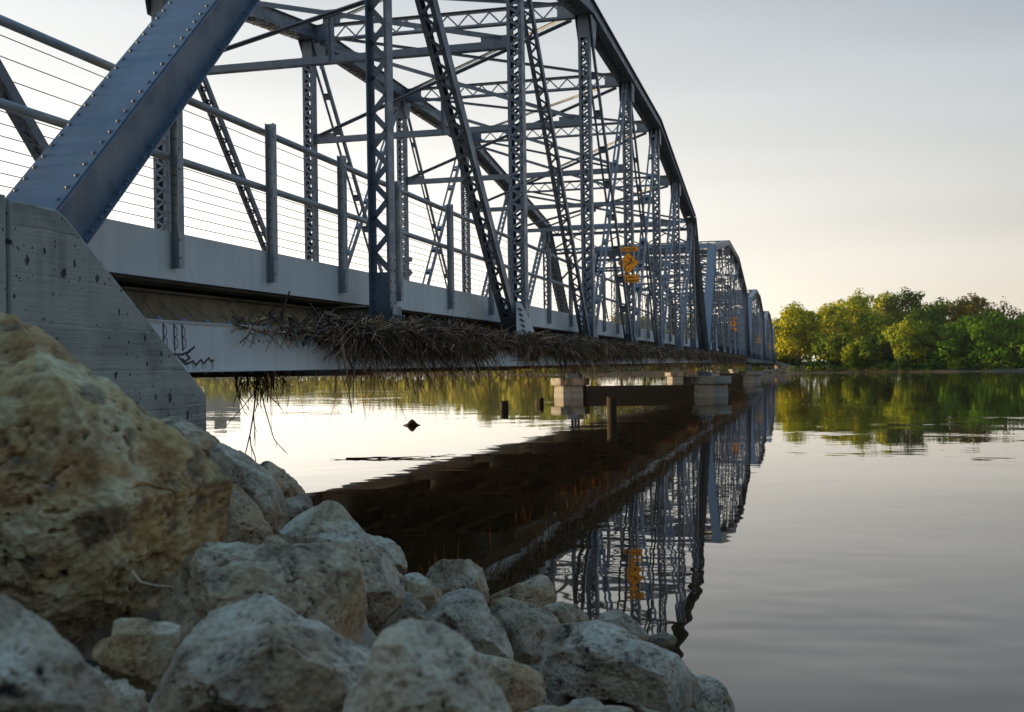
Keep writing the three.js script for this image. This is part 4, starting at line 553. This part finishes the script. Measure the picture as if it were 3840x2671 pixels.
{ // rubble in the gaps between the boulders
  const shapes = [1, 2, 3].map((s) => { const g = rockGeometry([12, 9, 8, 11, 7, 9, 12, 8, 7, 10].map((q) => q / 100), 0.085, s === 2 ? 'buff' : s === 3 ? 'dark' : 'grey', 8, 60 + s, 0.09); return g; }), r = mulberry(91), parts = [], M = new THREE.Matrix4(), Q = new THREE.Quaternion();
  for (let k = 0; k < 1300; k++) { const x = -4.5 + r() * 6.5, z = -9.5 + r() * 10; if (lineD(x, z) < -0.3 || Math.hypot(x, z) < 1.4 || lineD(x, z) > 5) continue; const s = 0.5 + Math.pow(r(), 2.2) * (Math.hypot(x, z) < 2.2 ? 0.7 : 1.6); Q.setFromEuler(new THREE.Euler(r() * 6, r() * 6, r() * 6)); M.compose(V(x, bankH(x, z) + 0.02, z), Q, V(s, s * (0.6 + r() * 0.5), s)); parts.push(shapes[k % 3].clone().applyMatrix4(M)); }
  const m = new THREE.Mesh(mergeGeometries(parts), rockMat); shade(m); thing(m, 'rubble', 'small broken stones filling the gaps between the boulders', 'rubble', null, 'stuff');
}
// ------------------------------------------------------------------ things in the water
{
  const wood = (h, r0, r1, seed, lean) => { const g = new THREE.CylinderGeometry(r1, r0, h + 0.8, 22, 26), p = g.attributes.position, c = []; for (let k = 0; k < p.count; k++) { const x = p.getX(k), y = p.getY(k), z = p.getZ(k), a = Math.atan2(z, x), top = y > (h + 0.8) / 2 - 1e-3; const rr2 = 1 + 0.10 * noise3(Math.cos(a) * 3 + seed, y * 0.7, Math.sin(a) * 3) + 0.08 * noise3(Math.cos(a) * 9, y * 0.5 + seed, Math.sin(a) * 9); p.setXYZ(k, x * rr2, y + (top ? 0.06 * noise3(x * 14, seed, z * 14) + lean * x * 0.5 : 0), z * rr2); const n = 0.035 + 0.025 * noise3(Math.cos(a) * 12, y * 2, Math.sin(a) * 12 + seed); c.push(n * 1.15, n * 0.85, n * 0.6); } g.setAttribute('color', new THREE.Float32BufferAttribute(c, 3)); g.computeVertexNormals(); g.translate(0, (h + 0.8) / 2 - 0.8, 0); return g; };
  const wm = vcol('old_timber', 0.9);
  for (const [x, z, h, r0, seed, lean, label] of [[3.4, -39, 0.74, 0.165, 1, 0.0, 'tallest old timber pile in the dark water before the first pier'], [-0.38, -49, 0.37, 0.18, 2, 0.1, 'short squat timber stump, left one of the pair standing in bright water'], [1.3, -55, 0.29, 0.19, 3, 0.6, 'short slant topped timber stump, right one of the pair in bright water'], [21, -150, 0.6, 0.35, 4, 0, 'tiny far timber stump seen under the bridge beyond the first pier']]) { const m = new THREE.Mesh(wood(h, r0 * 1.05, r0, seed, lean), wm); m.position.set(x, 0, z); shade(m); thing(m, 'timber_pile', label, 'timber pile', 'old timber piles in the river'); }
  const g = rockGeometry([26, 17, 15, 18, 23, 18, 14, 18, 27, 12, 10, 10, 10, 10, 10, 12].map((q) => q / 100), 0.16, 'dark', 14, 71, 0.17); const m = new THREE.Mesh(g, vcol('wet_wood', 0.8)); m.material.color.set(0.35, 0.28, 0.2); m.position.set(-3.2, -0.03, -36); m.scale.set(1.25, 1.0, 1); shade(m); thing(m, 'driftwood_stump', 'dark ragged lump of driftwood alone in the bright water', 'driftwood');
  const s = new Stems(55), r = s.r, R = (a, b) => a + (b - a) * r(), br = (p, d, l, w, n) => { const pts = [p.clone()], q = p.clone(); for (let k = 0; k < 5; k++) { d.add(V(R(-0.12, 0.12), 0, R(-0.2, 0.2))).normalize(); q.addScaledVector(d, l / 5); q.y = 0.015 + 0.02 * noise3(q.x * 3, 1, q.z * 3); pts.push(q.clone()); if (n > 0 && r() < 0.75) br(q, d.clone().add(V(R(-0.1, 0.4), 0, R(-0.7, 0.7))).normalize(), l * R(0.2, 0.4), w * 0.5, n - 1); } s.stem(pts, w, w * 0.35, [0.05, 0.035, 0.022]); };
  br(V(-3.3, 0.01, -22.4), V(1, 0, -0.1), 1.75, 0.022, 2); br(V(-3.0, 0.01, -22.3), V(1, 0, 0.25), 0.8, 0.012, 2); br(V(-2.4, 0.01, -22.45), V(1, 0, 0.2), 0.7, 0.012, 2); br(V(-2.6, 0.01, -22.4), V(-1, 0, 0.05), 0.9, 0.016, 2); br(V(-1.65, 0.01, -22.7), V(1, 0, -0.5), 0.6, 0.009, 1);
  const fb = s.mesh(null); shade(fb); thing(fb, 'floating_branch', 'thin bare branch floating on the bright water', 'branch');
}
// ------------------------------------------------------------------ far banks
const shore = [[-1500, -1500], [-700, -1060], [-330, -860], [-150, -700], [-60, -560], [-5, -440], [14, -360], [20, -322], [46, -308], [70, -300], [72, -286], [66, -275], [70, -264], [82, -254], [92, -240], [104, -228], [130, -222], [170, -225], [230, -260], [400, -420], [1500, -900]];
{
  const off = [-3, 0, 2, 10, 60, 700], hy = [-0.6, 0.02, 0.35, 0.9, 2.2, 6], pos = [], col = [], idx = [], P = new THREE.CatmullRomCurve3(shore.map((q) => V(q[0], 0, q[1])), false, 'centripetal').getPoints(240);
  P.forEach((q, k) => { const a = P[Math.max(0, k - 1)], b = P[Math.min(P.length - 1, k + 1)], d = b.clone().sub(a).setY(0).normalize(), n = V(d.z, 0, -d.x); off.forEach((o, j) => { const wob = j === 0 || j === 5 ? 0 : 0.8 * noise3(q.x * 0.2 + j, 3, q.z * 0.2); const far2 = j === 5 ? V(q.x * 0.3, 0, -Math.abs(q.z) - o) : q.clone().addScaledVector(n, o + wob); pos.push(far2.x, hy[j] + (j > 1 ? 0.3 * noise3(q.x * 0.3, j, q.z * 0.3) : 0), far2.z); const c = j < 2 ? [0.07, 0.055, 0.035] : [0.03, 0.04, 0.012]; col.push(...c); }); });
  const m = off.length; for (let k = 0; k + 1 < P.length; k++) for (let j = 0; j + 1 < m; j++) { const a = k * m + j; idx.push(a, a + 1, a + m, a + 1, a + m + 1, a + m); }
  const g = new THREE.BufferGeometry(); g.setAttribute('position', new THREE.Float32BufferAttribute(pos, 3)); g.setAttribute('color', new THREE.Float32BufferAttribute(col, 3)); g.setIndex(idx); g.computeVertexNormals(); const b = new THREE.Mesh(g, vcol('far_bank', 0.95, { side: THREE.DoubleSide })); b.receiveShadow = true; thing(b, 'terrain', null, null, null, 'structure');
}
// ------------------------------------------------------------------ trees
const leafMat = new THREE.MeshPhysicalMaterial({ name: 'spring_leaves', vertexColors: true, roughness: 0.75, transmission: 0.26, thickness: 0, side: THREE.DoubleSide, specularIntensity: 0.08 });
const barkMat = new THREE.MeshStandardMaterial({ name: 'bark', color: S(0.075, 0.06, 0.045), roughness: 0.95 });
const leafTones = { gold: [[0.32, 0.36, 0.016], [0.50, 0.46, 0.022]], olive: [[0.14, 0.21, 0.014], [0.32, 0.34, 0.016]], deep: [[0.06, 0.12, 0.010], [0.17, 0.22, 0.012]], green: [[0.065, 0.16, 0.012], [0.12, 0.24, 0.014]], bronze: [[0.10, 0.10, 0.016], [0.19, 0.15, 0.02]], bare: [[0.11, 0.075, 0.025], [0.17, 0.12, 0.03]], lime: [[0.30, 0.31, 0.05], [0.40, 0.36, 0.06]] };
function foliage(blobs, n, size, tone, seed, out) {
  const r = mulberry(seed), [c0, c1] = leafTones[tone], W = blobs.map((b) => b.r * b.r * (b.sx ?? 1)), tot = W.reduce((a, b) => a + b, 0), { p, c, i, nn } = out;
  for (let k = 0; k < n; k++) {
    let t = r() * tot, b = 0; while (t > W[b] && b < blobs.length - 1) t -= W[b++]; const B = blobs[b];
    const u = r() * 2 - 1, a = r() * 6.283, q = Math.sqrt(1 - u * u), d = V(q * Math.cos(a), u, q * Math.sin(a)), rr2 = B.r * (0.35 + 0.75 * Math.pow(r(), 0.45)) * (1 + 0.35 * noise3(d.x * 2.2 + B.x, d.y * 2.2 + B.y, d.z * 2.2)), x = B.x + d.x * rr2 * (B.sx ?? 1), y = B.y + d.y * rr2 * (B.sy ?? 0.85), z = B.z + d.z * rr2;
    if (y < 0.3) continue; const N = d.clone().add(V(r() - 0.5, r() - 0.3, r() - 0.5)).normalize(), U = N.clone().cross(V(r() - 0.5, r() - 0.5, r() - 0.5)).normalize(), Vv = N.clone().cross(U), s = size * (0.55 + 0.9 * r()), base = p.length / 3;
    const m = sstep(-0.3, 0.5, noise3(x * 0.35 + seed, y * 0.35, z * 0.35)), kk = 0.62 + 0.75 * r();
    for (const [e, f, h] of [[-0.5, -0.12, 0], [0.05, -0.45, 0.1], [0.55, 0.1, 0], [-0.08, 0.48, 0.12]]) { p.push(x + (U.x * e + Vv.x * f + N.x * h) * s, y + (U.y * e + Vv.y * f + N.y * h) * s, z + (U.z * e + Vv.z * f + N.z * h) * s); for (let w = 0; w < 3; w++) c.push(mix(c0[w], c1[w], m) * kk); nn.push(N.x, N.y, N.z); }
    i.push(base, base + 1, base + 2, base, base + 2, base + 3);
  }
}
function leafMesh(o) { const g = new THREE.BufferGeometry(); g.setAttribute('position', new THREE.Float32BufferAttribute(o.p, 3)); g.setAttribute('normal', new THREE.Float32BufferAttribute(o.nn, 3)); g.setAttribute('color', new THREE.Float32BufferAttribute(o.c, 3)); g.setIndex(o.i); const m = new THREE.Mesh(g, leafMat); m.castShadow = m.receiveShadow = true; return m; }
const newLeaves = () => ({ p: [], c: [], i: [], nn: [] });
function makeTree(h, w, tone, seed, leaves, low = 0.22, size = 0.55) {
  const g = new THREE.Group(), r = mulberry(seed * 31 + 7), R = (a, b) => a + (b - a) * r(), bl = [], st = new Stems(seed), tr = new MB(seed), n = 22 + Math.floor(h);
  for (let k = 0; k < n; k++) { const t = (k + 0.5) / n, yy = mix(low + 0.08, 0.90, Math.pow(t, 0.85)), e = Math.pow(Math.sin(Math.PI * clamp((yy - low * 0.6) / (1.06 - low * 0.6), 0.05, 0.95)), 0.6), a = k * 2.4 + R(-0.4, 0.4), rad = w * 0.5 * e * R(0.22, 0.86), br = w * R(0.09, 0.21) * (0.55 + 0.45 * e); bl.push({ x: Math.cos(a) * rad, y: h * yy, z: Math.sin(a) * rad, r: br, sx: R(0.9, 1.3), sy: R(0.65, 0.95) }); }
  bl.push({ x: R(-0.1, 0.1) * w, y: h * 0.93, z: 0, r: w * 0.13, sy: 1.1 });
  let px = 0, pz = 0, py = -0.5; const tk = Math.max(0.12, h * 0.018); for (let k = 1; k <= 5; k++) { const nx = px + R(-0.25, 0.25), nz = pz + R(-0.25, 0.25), ny = h * 0.72 * k / 5; tr.rod(V(px, py, pz), V(nx, ny, nz), tk * (1 - (k - 1) * 0.17), 7, tk * (1 - k * 0.17), false); px = nx; pz = nz; py = ny; }
  for (const b of bl) { const y0 = mix(0.2, 0.65, r()) * b.y, mid = V(b.x * 0.45 + R(-0.3, 0.3), mix(y0, b.y, 0.6), b.z * 0.45); tr.rod(V(0, y0, 0), mid, tk * 0.42, 5, tk * 0.26, false); tr.rod(mid, V(b.x, b.y, b.z), tk * 0.26, 5, tk * 0.1, false); for (let q = 0; q < 4; q++) { const a = V(b.x, b.y, b.z), e = a.clone().add(V(R(-1, 1), R(0, 1.3), R(-1, 1)).multiplyScalar(b.r * 0.9)); tr.rod(a, e, tk * 0.1, 4, 0.012, false); } }
  tr.mesh('trunk', barkMat, g); const o = newLeaves(); foliage(bl, leaves, size, tone, seed, o); const c = leafMesh(o); c.name = numbered('crown'); g.add(c); return g;
}
const TREES = [ // x, z, height, width, tone, leaves, label
  [69.5, -275, 15.8, 13.5, 'gold', 5200, 'bright yellow green sunlit tree nearest the bridge end, with a visible trunk'], [72.5, -301, 7.4, 7, 'deep', 1600, 'low dark green bush at the bridge end behind the stone pile'], [82, -290, 17, 11.5, 'gold', 3600, 'yellow tipped tree just right behind the bright sunlit tree'], [91, -300, 21.0, 12.4, 'gold', 3800, 'tall golden tree, left of the two highest crowns'],
  [87, -276, 14.4, 11.7, 'olive', 3600, 'olive green tree in the middle of the grove, below the tall golden one'], [102, -310, 21.8, 8.5, 'gold', 2400, 'thin topped golden tree between the two highest crowns'], [104, -300, 21.4, 13, 'deep', 4200, 'tallest dark topped tree at the centre of the grove'], [76, -266, 8.6, 9.4, 'olive', 2800, 'sunlit low tree over the water, right of the bright tree'], [86, -262, 9.7, 9.3, 'deep', 2800, 'dark shaded tree over the water at the middle of the grove'],
  [88, -250, 11, 11.3, 'olive', 4200, 'rounded olive front tree standing alone forward at the water'], [109, -290, 17.7, 12.5, 'deep', 3600, 'dark green back tree right of the tallest crown'], [113, -285, 17.3, 10.1, 'bronze', 3000, 'brownish leaved back tree, with a level top'], [119, -292, 19.6, 9.2, 'bronze', 2200, 'bronze tree standing up above the right part of the grove'], [125, -290, 17.2, 11, 'bare', 900, 'half bare reddish brown tree near the right edge'], [128, -280, 14.6, 9.5, 'bare', 1200, 'brown thin tree cut by the right edge of the photo'],
  [97, -246, 10.7, 10.9, 'green', 4200, 'deep green front tree just right of the rounded olive one'], [102, -241, 11.3, 10.8, 'green', 4200, 'deep green front tree, second from the right along the water'], [108, -239, 10.8, 10.8, 'green', 4200, 'deep green front tree at the right edge along the water'], [78, -257, 6.6, 8.0, 'olive', 2400, 'short olive bush leaning out over the water'], [93, -250, 8.6, 7.8, 'deep', 2400, 'low dark bush filling the gap between front trees'],
  [98, -270, 14, 12, 'deep', 3200, 'shaded green tree deep in the middle of the grove'], [110, -262, 13, 13, 'deep', 3200, 'shaded green tree behind the right hand front trees'], [118, -250, 12, 12, 'green', 2800, 'green tree just beyond the right edge of the grove'], [134, -262, 13.5, 13, 'deep', 2600, 'dark tree beyond the right edge behind the grove'], [72, -292, 12, 9, 'olive', 2200, 'green tree behind the bridge end, mostly hidden']];
TREES.forEach(([x, z, h, w, tone, n, label], k) => { const t = makeTree(h, w, tone, k + 3, Math.round(n * 2.0), tone === 'gold' ? 0.2 : 0.08, 0.5); t.position.set(x, 0.6, z); thing(t, 'tree', label, 'tree', 'trees on the wooded right bank'); });
const BACK = [[14, -335, 13.2, 12], [23, -328, 17, 11.5], [31, -322, 18, 10.5], [37, -318, 16, 10], [43, -316, 14.8, 10], [49, -314, 16, 10], [55, -313, 15, 9], [61, -313, 14, 9], [5, -372, 15, 13], [-8, -410, 17, 14]];
BACK.forEach(([x, z, h, w], k) => { const t = makeTree(h, w, 'lime', k + 60, 2600, 0.05, 0.7); t.position.set(x, 0.6, z); thing(t, 'bank_tree', ['hazy lime green tree at the left end of the row seen through the railing', 'tall lime green tree, second in the row behind the railing', 'tallest lime green tree behind the sign post', 'lime green tree right of the tallest behind the truss', 'rounded lime tree behind the middle truss posts', 'lime tree behind the last posts of the near span', 'lime tree behind the end post of the near span', 'lime tree hidden behind the second portal', 'paler lime tree set back on the far bank', 'palest lime tree, farthest back on that bank'][k], 'tree', 'lime green trees behind the bridge'); });
{ // scrub at the foot of the trees and the distant wood
  const o = newLeaves(), bl = [], r = mulberry(14); for (let k = 0; k < 70; k++) { const t = k / 69, x = mix(66, 124, t), z = t < 0.5 ? mix(-272, -241, t * 2) : mix(-241, -226, t * 2 - 1); bl.push({ x: x + r() * 3, y: 0.9 + r() * 0.8, z: z - 1.5 + r() * 3, r: 1.1 + r() * 1.3, sy: 0.75 }); } for (let k = 0; k < 40; k++) bl.push({ x: mix(12, 70, k / 39), y: 1 + r(), z: mix(-345, -302, k / 39) + r() * 4, r: 1.5 + r(), sy: 0.8 });
  foliage(bl, 9000, 0.45, 'deep', 5, o); thing(leafMesh(o), 'undergrowth', 'low dark scrub along the foot of the far trees', 'scrub', null, 'stuff');
  const f = newLeaves(), fb = [], P = new THREE.CatmullRomCurve3(shore.slice(0, 7).map((q) => V(q[0], 0, q[1])), false, 'centripetal').getPoints(230); P.forEach((q) => { for (let k = 0; k < 2; k++) { const hh = 9 + 9 * r(); fb.push({ x: q.x + (r() - 0.5) * 8, y: hh * 0.55, z: q.z - 12 - r() * 22, r: hh * 0.5, sx: 1.0 }); } });
  foliage(fb, 42000, 2.0, 'lime', 6, f); const fm = leafMesh(f); thing(fm, 'distant_wood', 'hazy wooded shoreline far across the river, under the bridge', 'wood', null, 'stuff');
  const b = newLeaves(), bb = []; for (let k = 0; k < 46; k++) bb.push({ x: 60 + r() * 190, y: 5 + r() * 5, z: -320 - r() * 40, r: 5 + r() * 2 }); foliage(bb, 9000, 1.2, 'deep', 8, b); thing(leafMesh(b), 'background_wood', 'dark woodland mass filling in behind the right bank trees', 'wood', null, 'stuff');
}
{ // the wooded bank on the photographer's side, behind the camera
  const f = newLeaves(), fb = [], r = mulberry(23); for (let k = 0; k < 120; k++) { const a = mix(128, 250, k / 119) * Math.PI / 180, d = 30 + r() * 12, hh = 11 + 6 * r(); fb.push({ x: Math.sin(a) * d + 6, y: hh * 0.52, z: -Math.cos(a) * d + 8, r: hh * 0.5, sx: 1 }); }
  const keep = fb.filter((b) => b.x * 0.9 - (b.z + 5) * 0.44 < 14 && Math.hypot(b.x, b.z) > 16); foliage(keep, 26000, 1.3, 'deep', 9, f); thing(leafMesh(f), 'bank_wood', 'dense green wood on the bank behind the viewpoint', 'wood', null, 'stuff');
}
{ // stone pile at the far end of the bridge
  const base = [1, 2, 3, 4].map((s) => rockGeometry([32, 40, 30, 36, 42, 30, 34, 40].map((q) => q / 100), 0.33, s % 2 ? 'pale' : 'grey', 3, 80 + s, 0.36)), r = mulberry(66), parts = [], M = new THREE.Matrix4(), Q = new THREE.Quaternion();
  for (let k = 0; k < 620; k++) { const t = Math.pow(r(), 1.2), x = 67.2 + t * 7.2, top = 3.0 * (1 - t) + 0.1, y = r() * top, z = -292 + (1 - y / 3.2) * 5 + (r() - 0.5) * 1.5, s = 0.6 + r() * 0.9; Q.setFromEuler(new THREE.Euler(r() * 6, r() * 6, r() * 6)); M.compose(V(x, y, z), Q, V(s, s * 0.8, s)); parts.push(base[k % 4].clone().applyMatrix4(M)); }
  const m = new THREE.Mesh(mergeGeometries(parts), rockMat); shade(m); thing(m, 'stone_pile', 'pale broken stone slope at the far end of the bridge by the water', 'riprap', null, 'stuff');
  const b = new THREE.Group(), w = new THREE.Mesh(new MB(1).aabb(-13, 13, 0, 34, -9, 9).geometry(), new THREE.MeshStandardMaterial({ name: 'elevator_wall', color: S(0.42, 0.40, 0.36), roughness: 0.9 })); w.name = 'wall'; b.add(w); const rf = new THREE.Mesh(new MB(2).aabb(-14, 14, 34, 35.2, -10, 10).geometry(), slabMat); rf.name = 'roof'; b.add(rf); const tw = new THREE.Mesh(new MB(3).aabb(-6, 3, 35.2, 43, -5, 5).geometry(), w.material); tw.name = 'head_house'; b.add(tw); b.position.set(-225, 0, -880); b.rotation.y = 0.3; shade(b); thing(b, 'mill_building', 'tall pale block building far across the river, only its reflection showing under the bridge', 'building');
}
{ // a bleached stick lying over the gap beside the tan boulder
  const s = new Stems(77); s.stem([V(-1.13, 1.128, -3.36), V(-1.10, 1.098, -3.34), V(-1.05, 1.088, -3.33), V(-1.0, 1.085, -3.33)], 0.006, 0.003, [0.5, 0.36, 0.2]); const m = s.mesh(null); shade(m); thing(m, 'dry_stick', 'short pale dry stick lying over the dark gap beside the tan boulder', 'stick');
}
renderer.render(scene, camera);
